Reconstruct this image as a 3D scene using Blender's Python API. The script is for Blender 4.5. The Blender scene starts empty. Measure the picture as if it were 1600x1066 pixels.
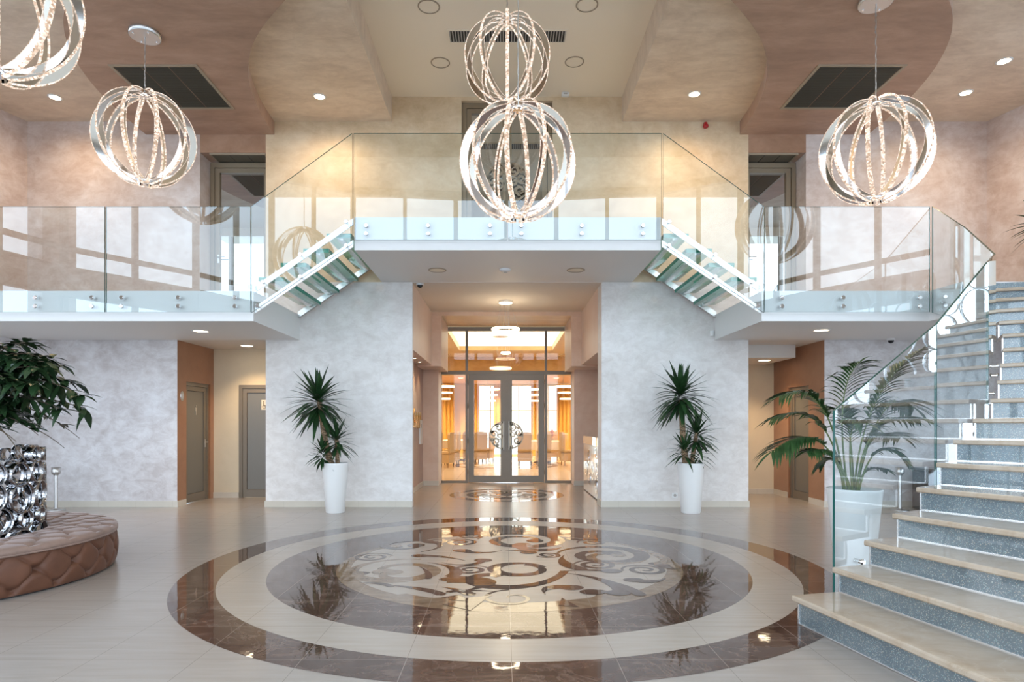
import bpy, math, random
from math import sin, cos, pi, radians as R, sqrt, atan2
from mathutils import Vector, Matrix

random.seed(7)
SC = bpy.context.scene
COL = SC.collection
CAMX, CAMZ, F, VX, VY = -0.04, 1.35, 993.0, 788.4, 662.0


def at(px, py, Y):
    """photo pixel -> world point at depth Y"""
    return Vector((CAMX + (px - VX) * Y / F, Y, CAMZ + (VY - py) * Y / F))


# ------------------------------------------------------------------ helpers
class MB:
    def __init__(s):
        s.v, s.f, s.m, s.sm = [], [], [], []

    def add(s, vs, fs, mi=0, smooth=False):
        b = len(s.v)
        s.v.extend(tuple(p) for p in vs)
        for f in fs:
            s.f.append(tuple(b + i for i in f))
            s.m.append(mi)
            s.sm.append(smooth)

    def box(s, x0, x1, y0, y1, z0, z1, mi=0):
        vs = [(x0, y0, z0), (x1, y0, z0), (x1, y1, z0), (x0, y1, z0), (x0, y0, z1), (x1, y0, z1), (x1, y1, z1), (x0, y1, z1)]
        s.add(vs, [(0, 3, 2, 1), (4, 5, 6, 7), (0, 1, 5, 4), (1, 2, 6, 5), (2, 3, 7, 6), (3, 0, 4, 7)], mi)

    def bbox(s, x0, x1, y0, y1, z0, z1, b=0.01, mi=0):
        """box with chamfered vertical and horizontal edges"""
        def ring(ins, z):
            xa, xb, ya, yb = x0 + ins, x1 - ins, y0 + ins, y1 - ins
            c = b
            return [(xa + c, ya, z), (xb - c, ya, z), (xb, ya + c, z), (xb, yb - c, z), (xb - c, yb, z), (xa + c, yb, z), (xa, yb - c, z), (xa, ya + c, z)]
        rings = [ring(b, z0), ring(0, z0 + b), ring(0, z1 - b), ring(b, z1)]
        vs = [p for r in rings for p in r]
        fs = []
        for k in range(3):
            for i in range(8):
                j = (i + 1) % 8
                fs.append((k * 8 + i, k * 8 + j, k * 8 + 8 + j, k * 8 + 8 + i))
        fs.append(tuple(range(7, -1, -1)))
        fs.append(tuple(range(24, 32)))
        s.add(vs, fs, mi)

    def obox(s, c, ax, ay, az, mi=0):
        """oriented box: centre and three half-axis vectors"""
        c, ax, ay, az = Vector(c), Vector(ax), Vector(ay), Vector(az)
        vs = [c + ax * i + ay * j + az * k for k in (-1, 1) for (i, j) in ((-1, -1), (1, -1), (1, 1), (-1, 1))]
        s.add(vs, [(0, 3, 2, 1), (4, 5, 6, 7), (0, 1, 5, 4), (1, 2, 6, 5), (2, 3, 7, 6), (3, 0, 4, 7)], mi)

    def prism(s, poly, z0, z1, mi=0, mside=None):
        n = len(poly)
        a = sum(poly[i][0] * poly[(i + 1) % n][1] - poly[(i + 1) % n][0] * poly[i][1] for i in range(n))
        if a < 0:
            poly = poly[::-1]
        vs = [(x, y, z0) for x, y in poly] + [(x, y, z1) for x, y in poly]
        s.add(vs, [tuple(range(n - 1, -1, -1)), tuple(range(n, 2 * n))], mi)
        s.add(vs, [(i, (i + 1) % n, n + (i + 1) % n, n + i) for i in range(n)], mi if mside is None else mside)

    def prism_xz(s, poly, y0, y1, mi=0, mside=None):
        n = len(poly)
        vs = [(x, y0, z) for x, z in poly] + [(x, y1, z) for x, z in poly]
        s.add(vs, [tuple(range(n)), tuple(range(2 * n - 1, n - 1, -1))], mi)
        s.add(vs, [(i, n + i, n + (i + 1) % n, (i + 1) % n) for i in range(n)], mi if mside is None else mside)

    def slab(s, pts, nrm, t, mi=0, mside=None):
        """planar polygon of 3-D points thickened by t along nrm"""
        nrm = Vector(nrm).normalized() * t
        n = len(pts)
        vs = [Vector(p) for p in pts] + [Vector(p) + nrm for p in pts]
        s.add(vs, [tuple(range(n)), tuple(range(2 * n - 1, n - 1, -1))], mi)
        s.add(vs, [(i, n + i, n + (i + 1) % n, (i + 1) % n) for i in range(n)], mi if mside is None else mside)

    def lathe(s, prof, c=(0, 0, 0), n=32, mi=0, smooth=True, cap0=True, cap1=True, axis='z', sx=1, sy=1):
        vs, fs = [], []
        for r, z in prof:
            for i in range(n):
                a = 2 * pi * i / n
                if axis == 'z':
                    vs.append((c[0] + r * cos(a) * sx, c[1] + r * sin(a) * sy, c[2] + z))
                elif axis == 'y':
                    vs.append((c[0] + r * cos(a), c[1] - z, c[2] + r * sin(a)))
                else:
                    vs.append((c[0] + z, c[1] + r * cos(a), c[2] + r * sin(a)))
        for k in range(len(prof) - 1):
            for i in range(n):
                j = (i + 1) % n
                fs.append((k * n + i, k * n + j, k * n + n + j, k * n + n + i))
        s.add(vs, fs, mi, smooth)
        if cap0:
            s.add(vs[:n], [tuple(range(n - 1, -1, -1))], mi)
        if cap1:
            s.add(vs[-n:], [tuple(range(n))], mi)

    def tube(s, pts, r, n=8, mi=0, smooth=True, caps=True):
        pts = [Vector(p) for p in pts]
        rs = r if isinstance(r, (list, tuple)) else [r] * len(pts)
        vs, fs = [], []
        up = Vector((0, 0, 1))
        t0 = (pts[1] - pts[0]).normalized()
        if abs(t0.dot(up)) > 0.95:
            up = Vector((1, 0, 0))
        u = t0.cross(up).normalized()
        for k, p in enumerate(pts):
            t = (pts[min(k + 1, len(pts) - 1)] - pts[max(k - 1, 0)]).normalized()
            u = (u - t * u.dot(t)).normalized()
            w = t.cross(u)
            for i in range(n):
                a = 2 * pi * i / n
                vs.append(p + (u * cos(a) + w * sin(a)) * rs[k])
        for k in range(len(pts) - 1):
            for i in range(n):
                j = (i + 1) % n
                fs.append((k * n + i, k * n + j, k * n + n + j, k * n + n + i))
        s.add(vs, fs, mi, smooth)
        if caps:
            s.add(vs[:n], [tuple(range(n - 1, -1, -1))], mi)
            s.add(vs[-n:], [tuple(range(n))], mi)

    def torus(s, c, rad, r, n=40, m=8, mi=0, axis='z'):
        pts = []
        for i in range(n):
            a = 2 * pi * i / n
            for j in range(m):
                b = 2 * pi * j / m
                q = rad + r * cos(b)
                if axis == 'z':
                    pts.append((c[0] + q * cos(a), c[1] + q * sin(a), c[2] + r * sin(b)))
                else:
                    pts.append((c[0] + q * cos(a), c[1] + r * sin(b), c[2] + q * sin(a)))
        fs = []
        for i in range(n):
            for j in range(m):
                i2, j2 = (i + 1) % n, (j + 1) % m
                fs.append((i * m + j, i2 * m + j, i2 * m + j2, i * m + j2))
        s.add(pts, fs, mi, True)

    def blade(s, base, d, L, w, droop=0.3, mi=0, seg=4, fold=0.25, side=None):
        """a long leaf: base, direction, length, width, droop"""
        d = Vector(d).normalized()
        sd = side if side is not None else d.cross(Vector((0, 0, 1)))
        if sd.length < 0.05:
            sd = Vector((1, 0, 0))
        sd = Vector(sd).normalized()
        nn = sd.cross(d).normalized()
        vs, fs = [], []
        for k in range(seg + 1):
            t = k / seg
            p = Vector(base) + d * (L * t) + Vector((0, 0, -1)) * (droop * L * t * t)
            ww = w * (0.35 + 1.6 * t if t < 0.35 else (1 - ((t - 0.35) / 0.65) ** 1.6) * 0.91 + 0.0) * 0.55
            vs += [p - sd * ww + nn * (ww * fold), p, p + sd * ww + nn * (ww * fold)]
        for k in range(seg):
            a = k * 3
            fs += [(a, a + 1, a + 4, a + 3), (a + 1, a + 2, a + 5, a + 4)]
        s.add(vs, fs, mi, True)

    def stroke(s, pts, ws, fmap, mi=0, thick=0.0):
        """flat ribbon along 2-D pts with half widths ws, mapped to 3-D by fmap(u,v,h)"""
        n = len(pts)
        L, Rr = [], []
        for k in range(n):
            a, b = pts[max(k - 1, 0)], pts[min(k + 1, n - 1)]
            dx, dy = b[0] - a[0], b[1] - a[1]
            l = sqrt(dx * dx + dy * dy) or 1
            nx, ny = -dy / l, dx / l
            L.append((pts[k][0] + nx * ws[k], pts[k][1] + ny * ws[k]))
            Rr.append((pts[k][0] - nx * ws[k], pts[k][1] - ny * ws[k]))
        vs = [fmap(u, v, 0) for u, v in L] + [fmap(u, v, 0) for u, v in Rr]
        fs = [(k, n + k, n + k + 1, k + 1) for k in range(n - 1)]
        if thick:
            vs += [fmap(u, v, thick) for u, v in L] + [fmap(u, v, thick) for u, v in Rr]
            m = 2 * n
            fs += [(m + k, m + k + 1, m + n + k + 1, m + n + k) for k in range(n - 1)]
            fs += [(k, k + 1, m + k + 1, m + k) for k in range(n - 1)]
            fs += [(n + k, m + n + k, m + n + k + 1, n + k + 1) for k in range(n - 1)]
        s.add(vs, fs, mi)

    def build(s, name, mats, parent=None, **props):
        me = bpy.data.meshes.new(name)
        me.from_pydata(s.v, [], s.f)
        if not isinstance(mats, (list, tuple)):
            mats = [mats]
        for m in mats:
            me.materials.append(m)
        me.polygons.foreach_set('material_index', s.m)
        me.polygons.foreach_set('use_smooth', s.sm)
        me.update()
        o = bpy.data.objects.new(name, me)
        COL.objects.link(o)
        if parent is not None:
            o.parent = parent
        for k, v in props.items():
            o[k] = v
        return o


def thing(name, label, cat, loc=(0, 0, 0), group=None, rz=0):
    o = bpy.data.objects.new(name, None)
    COL.objects.link(o)
    o.location = loc
    o.rotation_euler = (0, 0, rz)
    o['label'] = label
    o['category'] = cat
    if group:
        o['group'] = group
    return o


def tag(o, label, cat, group=None):
    o['label'] = label
    o['category'] = cat
    if group:
        o['group'] = group
    return o


def struct(o, label, cat=None):
    o['kind'] = 'structure'
    o['label'] = label
    if cat:
        o['category'] = cat
    return o


def kids(o):
    return [c for c in COL.objects if c.parent == o]


def copy_tree(o, label=None, group=None, loc=None, rz=None):
    r = o.copy()
    COL.objects.link(r)
    for c in kids(o):
        d = c.copy()
        COL.objects.link(d)
        d.parent = r
        for g in kids(c):
            e = g.copy()
            COL.objects.link(e)
            e.parent = d
    if label:
        r['label'] = label
    if group:
        r['group'] = group
    if loc is not None:
        r.location = loc
    if rz is not None:
        r.rotation_euler = (0, 0, rz)
    return r


# ------------------------------------------------------------------ materials
def new_mat(name):
    m = bpy.data.materials.new(name)
    m.use_nodes = True
    nt = m.node_tree
    nt.nodes.clear()
    return m, nt, nt.nodes, nt.links


def princ(name, col, rough=0.5, metal=0.0, spec=0.5, **kw):
    m, nt, N, L = new_mat(name)
    o = N.new('ShaderNodeOutputMaterial')
    b = N.new('ShaderNodeBsdfPrincipled')
    L.new(b.outputs[0], o.inputs[0])
    b.inputs['Base Color'].default_value = (*col, 1)
    b.inputs['Roughness'].default_value = rough
    b.inputs['Metallic'].default_value = metal
    b.inputs['Specular IOR Level'].default_value = spec
    for k, v in kw.items():
        b.inputs[k].default_value = v
    return m


def ramp(N, L, src, stops):
    r = N.new('ShaderNodeValToRGB')
    L.new(src, r.inputs[0])
    e = r.color_ramp.elements
    while len(e) < len(stops):
        e.new(0.5)
    for el, (p, c) in zip(e, stops):
        el.position = p
        el.color = (*c, 1)
    return r.outputs[0]


def noise(N, L, vec, scale, detail=5, rough=0.55, dist=0.0):
    n = N.new('ShaderNodeTexNoise')
    L.new(vec, n.inputs['Vector'])
    n.inputs['Scale'].default_value = scale
    n.inputs['Detail'].default_value = detail
    n.inputs['Roughness'].default_value = rough
    n.inputs['Distortion'].default_value = dist
    return n


def objco(N, L, scale=(1, 1, 1), rot=(0, 0, 0)):
    t = N.new('ShaderNodeTexCoord')
    mp = N.new('ShaderNodeMapping')
    mp.inputs['Scale'].default_value = scale
    mp.inputs['Rotation'].default_value = rot
    L.new(t.outputs['Object'], mp.inputs[0])
    return mp.outputs[0]


def mixc(N, L, fac, a, b, mode='MIX'):
    m = N.new('ShaderNodeMix')
    m.data_type = 'RGBA'
    m.blend_type = mode
    for i, s in ((0, fac), (6, a), (7, b)):
        if hasattr(s, 'links') or hasattr(s, 'is_linked'):
            L.new(s, m.inputs[i])
        elif i == 0:
            m.inputs[0].default_value = s
        else:
            m.inputs[i].default_value = (*s, 1)
    return m.outputs[2]


def plaster(name, c1, c2, c3, scale=0.9, rough=0.42, sc3=(1, 1, 1), sheen=0.35, bump=0.08, fine=0.35):
    """polished venetian plaster: soft clouds with finer trowel strokes"""
    m, nt, N, L = new_mat(name)
    out = N.new('ShaderNodeOutputMaterial')
    b = N.new('ShaderNodeBsdfPrincipled')
    L.new(b.outputs[0], out.inputs[0])
    co = objco(N, L, sc3)
    n1 = noise(N, L, co, scale, 9, 0.66, 0.5)
    n2 = noise(N, L, objco(N, L, (sc3[0], sc3[1], sc3[2] * 1.6), (0.4, 0.3, 0.5)), scale * 4.2, 9, 0.74, 0.45)
    base = ramp(N, L, n1.outputs[0], [(0.36, c1), (0.5, c2), (0.64, c3)])
    det = ramp(N, L, n2.outputs[0], [(0.38, c1), (0.60, c3)])
    col = mixc(N, L, fine, base, det)
    L.new(col, b.inputs['Base Color'])
    rr = N.new('ShaderNodeMapRange')
    L.new(n2.outputs[0], rr.inputs[0])
    rr.inputs[3].default_value = rough - 0.12
    rr.inputs[4].default_value = rough + 0.14
    L.new(rr.outputs[0], b.inputs['Roughness'])
    b.inputs['Specular IOR Level'].default_value = 0.5
    b.inputs['Sheen Weight'].default_value = sheen
    b.inputs['Sheen Roughness'].default_value = 0.4
    if bump:
        bp = N.new('ShaderNodeBump')
        bp.inputs['Strength'].default_value = bump
        bp.inputs['Distance'].default_value = 0.02
        L.new(n2.outputs[0], bp.inputs['Height'])
        L.new(bp.outputs[0], b.inputs['Normal'])
    return m


def grout_lines(N, L, size, w, off=(0, 0)):
    """1 on the joint lines of a square floor grid in X and Y"""
    t = N.new('ShaderNodeTexCoord')
    sp = N.new('ShaderNodeSeparateXYZ')
    L.new(t.outputs['Object'], sp.inputs[0])
    outs = []
    for k in (0, 1):
        a = N.new('ShaderNodeMath'); a.operation = 'ADD'; a.inputs[1].default_value = off[k] + size * 0.5
        L.new(sp.outputs[k], a.inputs[0])
        pm = N.new('ShaderNodeMath'); pm.operation = 'WRAP'; pm.inputs[1].default_value = size; pm.inputs[2].default_value = 0
        L.new(a.outputs[0], pm.inputs[0])
        d = N.new('ShaderNodeMath'); d.operation = 'SUBTRACT'; d.inputs[1].default_value = size * 0.5
        L.new(pm.outputs[0], d.inputs[0])
        ab = N.new('ShaderNodeMath'); ab.operation = 'ABSOLUTE'
        L.new(d.outputs[0], ab.inputs[0])
        lt = N.new('ShaderNodeMath'); lt.operation = 'LESS_THAN'; lt.inputs[1].default_value = w
        L.new(ab.outputs[0], lt.inputs[0])
        outs.append(lt.outputs[0])
    mx = N.new('ShaderNodeMath'); mx.operation = 'MAXIMUM'
    L.new(outs[0], mx.inputs[0]); L.new(outs[1], mx.inputs[1])
    return mx.outputs[0]


def floor_mat(name, c1, c2, groutc, rough, spec, streak=(0.6, 7, 1), gw=0.0016, coat=0.0):
    m, nt, N, L = new_mat(name)
    out = N.new('ShaderNodeOutputMaterial')
    b = N.new('ShaderNodeBsdfPrincipled')
    L.new(b.outputs[0], out.inputs[0])
    n1 = noise(N, L, objco(N, L, streak), 3.0, 5, 0.6, 0.4)
    col = ramp(N, L, n1.outputs[0], [(0.3, c1), (0.7, c2)])
    g = grout_lines(N, L, 0.6, gw, (0.0, -0.03))
    col = mixc(N, L, g, col, groutc)
    L.new(col, b.inputs['Base Color'])
    b.inputs['Roughness'].default_value = rough
    b.inputs['Specular IOR Level'].default_value = spec
    b.inputs['Coat Weight'].default_value = coat
    b.inputs['Coat Roughness'].default_value = 0.03
    return m


def marble_mat(name, c1, c2, c3, rough=0.03, spec=0.7, grout=(0.36, 0.29, 0.24)):
    m, nt, N, L = new_mat(name)
    out = N.new('ShaderNodeOutputMaterial')
    b = N.new('ShaderNodeBsdfPrincipled')
    L.new(b.outputs[0], out.inputs[0])
    co = objco(N, L, (1, 2.2, 1), (0, 0, 0.5))
    n1 = noise(N, L, co, 1.8, 9, 0.66, 2.2)
    n2 = noise(N, L, objco(N, L, (1, 1, 1), (0, 0, 1.1)), 1.1, 8, 0.6, 3.0)
    col = ramp(N, L, n1.outputs[0], [(0.28, c1), (0.52, c2), (0.8, c3)])
    vein = N.new('ShaderNodeMath'); vein.operation = 'SUBTRACT'; vein.inputs[1].default_value = 0.5
    L.new(n2.outputs[0], vein.inputs[0])
    ab = N.new('ShaderNodeMath'); ab.operation = 'ABSOLUTE'
    L.new(vein.outputs[0], ab.inputs[0])
    vm = N.new('ShaderNodeMapRange')
    L.new(ab.outputs[0], vm.inputs[0])
    vm.inputs[1].default_value = 0.0
    vm.inputs[2].default_value = 0.012
    vm.inputs[3].default_value = 0.5
    vm.inputs[4].default_value = 0.0
    col = mixc(N, L, vm.outputs[0], col, c3)
    if grout:
        g = grout_lines(N, L, 0.6, 0.0014, (0.0, -0.03))
        col = mixc(N, L, g, col, grout)
    L.new(col, b.inputs['Base Color'])
    b.inputs['Roughness'].default_value = rough
    b.inputs['Specular IOR Level'].default_value = spec
    bp = N.new('ShaderNodeBump')
    bp.inputs['Strength'].default_value = 0.035
    bp.inputs['Distance'].default_value = 0.01
    n3 = noise(N, L, objco(N, L), 9.0, 2, 0.5, 0.0)
    L.new(n3.outputs[0], bp.inputs['Height'])
    L.new(bp.outputs[0], b.inputs['Normal'])
    return m


def pane_mat(name, tint, refl=1.9, rough=0.0, ior=1.5, body=None, bodyfac=0.0):
    """sheet glass: clear tinted transmission plus a Fresnel reflection on its outer faces"""
    m, nt, N, L = new_mat(name)
    out = N.new('ShaderNodeOutputMaterial')
    tr = N.new('ShaderNodeBsdfTransparent')
    tr.inputs[0].default_value = (*tint, 1)
    gl = N.new('ShaderNodeBsdfGlossy')
    gl.inputs['Color'].default_value = (0.97, 1, 1, 1)
    gl.inputs['Roughness'].default_value = rough
    fr = N.new('ShaderNodeFresnel')
    fr.inputs[0].default_value = ior
    ge = N.new('ShaderNodeNewGeometry')
    inv = N.new('ShaderNodeMath'); inv.operation = 'SUBTRACT'; inv.inputs[0].default_value = 1
    L.new(ge.outputs['Backfacing'], inv.inputs[1])
    mu = N.new('ShaderNodeMath'); mu.operation = 'MULTIPLY'
    L.new(fr.outputs[0], mu.inputs[0]); L.new(inv.outputs[0], mu.inputs[1])
    m2 = N.new('ShaderNodeMath'); m2.operation = 'MULTIPLY'; m2.inputs[1].default_value = refl; m2.use_clamp = True
    L.new(mu.outputs[0], m2.inputs[0])
    a = tr.outputs[0]
    if body:
        df = N.new('ShaderNodeBsdfDiffuse'); df.inputs[0].default_value = (*body, 1)
        mxb = N.new('ShaderNodeMixShader'); mxb.inputs[0].default_value = bodyfac
        L.new(tr.outputs[0], mxb.inputs[1]); L.new(df.outputs[0], mxb.inputs[2])
        a = mxb.outputs[0]
    mx = N.new('ShaderNodeMixShader')
    L.new(m2.outputs[0], mx.inputs[0]); L.new(a, mx.inputs[1]); L.new(gl.outputs[0], mx.inputs[2])
    L.new(mx.outputs[0], out.inputs[0])
    return m


def emis(name, col, strength):
    m, nt, N, L = new_mat(name)
    out = N.new('ShaderNodeOutputMaterial')
    e = N.new('ShaderNodeEmission')
    e.inputs[0].default_value = (*col, 1)
    e.inputs[1].default_value = strength
    L.new(e.outputs[0], out.inputs[0])
    return m


def crystal_mat(name, c1, c2, s1, s2):
    m, nt, N, L = new_mat(name)
    out = N.new('ShaderNodeOutputMaterial')
    e = N.new('ShaderNodeEmission')
    v = N.new('ShaderNodeTexVoronoi')
    v.inputs['Scale'].default_value = 55
    L.new(objco(N, L), v.inputs['Vector'])
    sp = N.new('ShaderNodeSeparateColor')
    L.new(v.outputs['Color'], sp.inputs[0])
    L.new(ramp(N, L, sp.outputs[0], [(0.2, c1), (0.8, c2)]), e.inputs[0])
    mr = N.new('ShaderNodeMapRange')
    L.new(sp.outputs[0], mr.inputs[0])
    mr.inputs[3].default_value = s1
    mr.inputs[4].default_value = s2
    L.new(mr.outputs[0], e.inputs[1])
    L.new(e.outputs[0], out.inputs[0])
    return m


def glitter_mat(name):
    m, nt, N, L = new_mat(name)
    out = N.new('ShaderNodeOutputMaterial')
    b = N.new('ShaderNodeBsdfPrincipled')
    L.new(b.outputs[0], out.inputs[0])
    v = N.new('ShaderNodeTexVoronoi')
    v.inputs['Scale'].default_value = 300
    L.new(objco(N, L), v.inputs['Vector'])
    sp = N.new('ShaderNodeSeparateColor')
    L.new(v.outputs['Color'], sp.inputs[0])
    n1 = noise(N, L, objco(N, L), 4.0, 4)
    base = ramp(N, L, n1.outputs[0], [(0.3, (0.135, 0.18, 0.21)), (0.7, (0.20, 0.25, 0.275))])
    gt = N.new('ShaderNodeMath'); gt.operation = 'GREATER_THAN'; gt.inputs[1].default_value = 0.90
    L.new(sp.outputs[0], gt.inputs[0])
    fl = ramp(N, L, sp.outputs[1], [(0.1, (0.45, 0.75, 0.75)), (0.5, (0.85, 0.86, 0.8)), (0.9, (0.8, 0.66, 0.45))])
    gm = N.new('ShaderNodeMath'); gm.operation = 'MULTIPLY'; gm.inputs[1].default_value = 0.6
    L.new(gt.outputs[0], gm.inputs[0])
    col = mixc(N, L, gm.outputs[0], base, fl)
    L.new(col, b.inputs['Base Color'])
    b.inputs['Roughness'].default_value = 0.35
    b.inputs['Metallic'].default_value = 0.25
    b.inputs['Coat Weight'].default_value = 1.0
    b.inputs['Coat Roughness'].default_value = 0.02
    b.inputs['Coat IOR'].default_value = 1.6
    return m


def leaf_mat(name, c1, c2, rough=0.35, scale=8):
    m, nt, N, L = new_mat(name)
    out = N.new('ShaderNodeOutputMaterial')
    b = N.new('ShaderNodeBsdfPrincipled')
    L.new(b.outputs[0], out.inputs[0])
    n1 = noise(N, L, objco(N, L), scale, 3)
    L.new(ramp(N, L, n1.outputs[0], [(0.3, c1), (0.7, c2)]), b.inputs['Base Color'])
    b.inputs['Roughness'].default_value = rough
    b.inputs['Specular IOR Level'].default_value = 0.4
    return m


def bark_mat(name, c1, c2, zs=38):
    m, nt, N, L = new_mat(name)
    out = N.new('ShaderNodeOutputMaterial')
    b = N.new('ShaderNodeBsdfPrincipled')
    L.new(b.outputs[0], out.inputs[0])
    v = N.new('ShaderNodeTexVoronoi')
    v.inputs['Scale'].default_value = zs
    L.new(objco(N, L, (1, 1, 1.3)), v.inputs['Vector'])
    L.new(ramp(N, L, v.outputs['Distance'], [(0.1, c2), (0.6, c1)]), b.inputs['Base Color'])
    b.inputs['Roughness'].default_value = 0.8
    bp = N.new('ShaderNodeBump')
    bp.inputs['Strength'].default_value = 0.8
    bp.inputs['Distance'].default_value = 0.01
    bp.invert = True
    L.new(v.outputs['Distance'], bp.inputs['Height'])
    L.new(bp.outputs[0], b.inputs['Normal'])
    return m


def velvet_mat(name, col, sheen=0.9):
    m, nt, N, L = new_mat(name)
    out = N.new('ShaderNodeOutputMaterial')
    b = N.new('ShaderNodeBsdfPrincipled')
    L.new(b.outputs[0], out.inputs[0])
    n1 = noise(N, L, objco(N, L), 7.0, 5, 0.6)
    c1 = tuple(x * 0.85 for x in col)
    c2 = tuple(min(1, x * 1.15) for x in col)
    L.new(ramp(N, L, n1.outputs[0], [(0.3, c1), (0.7, c2)]), b.inputs['Base Color'])
    b.inputs['Roughness'].default_value = 0.55
    b.inputs['Specular IOR Level'].default_value = 0.35
    b.inputs['Sheen Weight'].default_value = sheen
    b.inputs['Sheen Roughness'].default_value = 0.35
    b.inputs['Sheen Tint'].default_value = (0.85, 0.75, 0.75, 1)
    return m


M = {}
M['pearl'] = plaster('pearl_plaster', (0.62, 0.575, 0.545), (0.745, 0.71, 0.685), (0.84, 0.815, 0.80), 1.0, 0.45, fine=0.5)
M['upper'] = plaster('warm_lit_pearl_plaster', (0.57, 0.415, 0.245), (0.70, 0.53, 0.34), (0.80, 0.655, 0.475), 1.0, 0.42)  # same plaster as the piers; warm lamp light put into its beige
M['lilac'] = plaster('lilac_plaster', (0.49, 0.435, 0.425), (0.645, 0.605, 0.605), (0.80, 0.785, 0.80), 1.0, 0.4, fine=0.5)
M['pink'] = plaster('pink_plaster', (0.48, 0.35, 0.285), (0.60, 0.475, 0.415), (0.75, 0.675, 0.645), 0.9, 0.4, fine=0.4)
M['rose'] = plaster('warm_lit_rose_plaster', (0.66, 0.46, 0.345), (0.72, 0.53, 0.41), (0.77, 0.60, 0.49), 1.0, 0.42)  # rose plaster, warmed: glow of dining hall and pendant put into it
M['terra'] = plaster('terracotta_plaster', (0.27, 0.115, 0.052), (0.31, 0.14, 0.066), (0.35, 0.17, 0.088), 1.6, 0.5, fine=0.3)
M['yellow'] = plaster('cream_paint', (0.70, 0.60, 0.44), (0.72, 0.62, 0.46), (0.74, 0.64, 0.48), 1.5, 0.6, bump=0.02)
M['c_beige'] = plaster('beige_ceiling_plaster', (0.53, 0.40, 0.29), (0.66, 0.52, 0.385), (0.76, 0.625, 0.485), 1.1, 0.5, (1, 2.2, 1), fine=0.4)
M['c_brown'] = plaster('brown_ceiling_plaster', (0.28, 0.145, 0.082), (0.37, 0.205, 0.122), (0.46, 0.275, 0.18), 0.9, 0.5, (0.8, 2.4, 1), fine=0.3)
M['c_white'] = princ('white_ceiling_paint', (0.88, 0.79, 0.655), 0.7)
M['white'] = princ('white_slab_paint', (0.80, 0.79, 0.78), 0.6)
M['soffit'] = princ('soffit_paint', (0.72, 0.68, 0.64), 0.7)
M['goldlit'] = plaster('warm_lit_gold_plaster', (0.52, 0.34, 0.14), (0.62, 0.43, 0.20), (0.70, 0.52, 0.28), 1.4, 0.4, (0.6, 3, 1))  # plaster with the warm lamp glow put into its gold tone
M['base'] = floor_mat('skirting_tile', (0.60, 0.55, 0.47), (0.65, 0.60, 0.52), (0.5, 0.45, 0.38), 0.3, 0.5)
M['floor'] = floor_mat('beige_floor_tile', (0.37, 0.318, 0.275), (0.42, 0.367, 0.325), (0.25, 0.21, 0.18), 0.23, 0.75)
M['ringtile'] = floor_mat('beige_inlay_tile', (0.42, 0.355, 0.295), (0.47, 0.405, 0.345), (0.27, 0.22, 0.19), 0.25, 0.6)
M['marble'] = marble_mat('brown_marble', (0.055, 0.030, 0.021), (0.11, 0.065, 0.048), (0.24, 0.17, 0.135))
M['marble2'] = marble_mat('amber_marble', (0.16, 0.105, 0.065), (0.27, 0.185, 0.12), (0.38, 0.29, 0.21))
M['stone'] = marble_mat('cream_marble_tread', (0.43, 0.33, 0.235), (0.50, 0.405, 0.31), (0.56, 0.475, 0.385), 0.08, 0.5, None)
M['glitter'] = glitter_mat('glitter_riser')
M['chrome'] = princ('chrome', (0.86, 0.86, 0.87), 0.05, 1.0)
M['sculptchrome'] = princ('chrome_dark_reflections', (0.42, 0.42, 0.44), 0.06, 1.0)  # chrome with dark reflections put into its base colour
M['steel'] = princ('brushed_steel', (0.62, 0.61, 0.60), 0.28, 1.0)
M['satin'] = princ('satin_handle', (0.36, 0.33, 0.29), 0.4, 0.6)
M['steelw'] = princ('polished_stringer_steel', (0.88, 0.88, 0.88), 0.22, 0.75)
M['bronze'] = princ('bronze_frame', (0.30, 0.235, 0.16), 0.4, 0.35)
M['winframe'] = princ('pale_window_frame', (0.75, 0.66, 0.50), 0.5)
M['greybronze'] = princ('taupe_frame', (0.215, 0.18, 0.14), 0.4, 0.25)
M['doorgrey'] = princ('grey_door_panel', (0.19, 0.18, 0.16), 0.35, 0.25)
M['dark'] = princ('dark_gap', (0.02, 0.02, 0.02), 0.6)
M['grille'] = princ('grille_olive', (0.115, 0.10, 0.075), 0.5)
M['grilleframe'] = princ('grille_frame', (0.36, 0.29, 0.21), 0.5)
M['glass'] = pane_mat('balustrade_glass', (0.965, 0.992, 0.995), 2.5)
M['glassedge'] = princ('glass_edge', (0.015, 0.10, 0.085), 0.15, 0, 0.6)
M['clear'] = pane_mat('window_glass', (0.975, 0.93, 0.83), 1.3)  # gold tint puts the dining hall's warm glow into the glass
M['mirrorglass'] = pane_mat('bronze_mirror_glass', (0.22, 0.17, 0.12), 13.0)
M['tread'] = pane_mat('green_tread_glass', (0.38, 0.74, 0.64), 1.6, 0.02, 1.5, (0.38, 0.62, 0.55), 0.30)
M['treadedge'] = princ('green_tread_edge', (0.005, 0.26, 0.17), 0.1, 0, 0.7)
M['potwhite'] = princ('white_planter_gloss', (0.84, 0.84, 0.83), 0.3)
M['soil'] = princ('potting_soil', (0.03, 0.022, 0.017), 0.95)
M['yucca'] = leaf_mat('yucca_leaf', (0.010, 0.035, 0.012), (0.035, 0.085, 0.028))
M['palm'] = leaf_mat('palm_leaf', (0.012, 0.042, 0.012), (0.04, 0.10, 0.03))
M['palmstem'] = leaf_mat('palm_stem', (0.10, 0.15, 0.045), (0.17, 0.21, 0.07), 0.5)
M['ficus'] = leaf_mat('tree_leaf', (0.008, 0.026, 0.010), (0.03, 0.065, 0.024), 0.3)
M['bark'] = bark_mat('yucca_bark', (0.33, 0.22, 0.13), (0.10, 0.06, 0.03))
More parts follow.
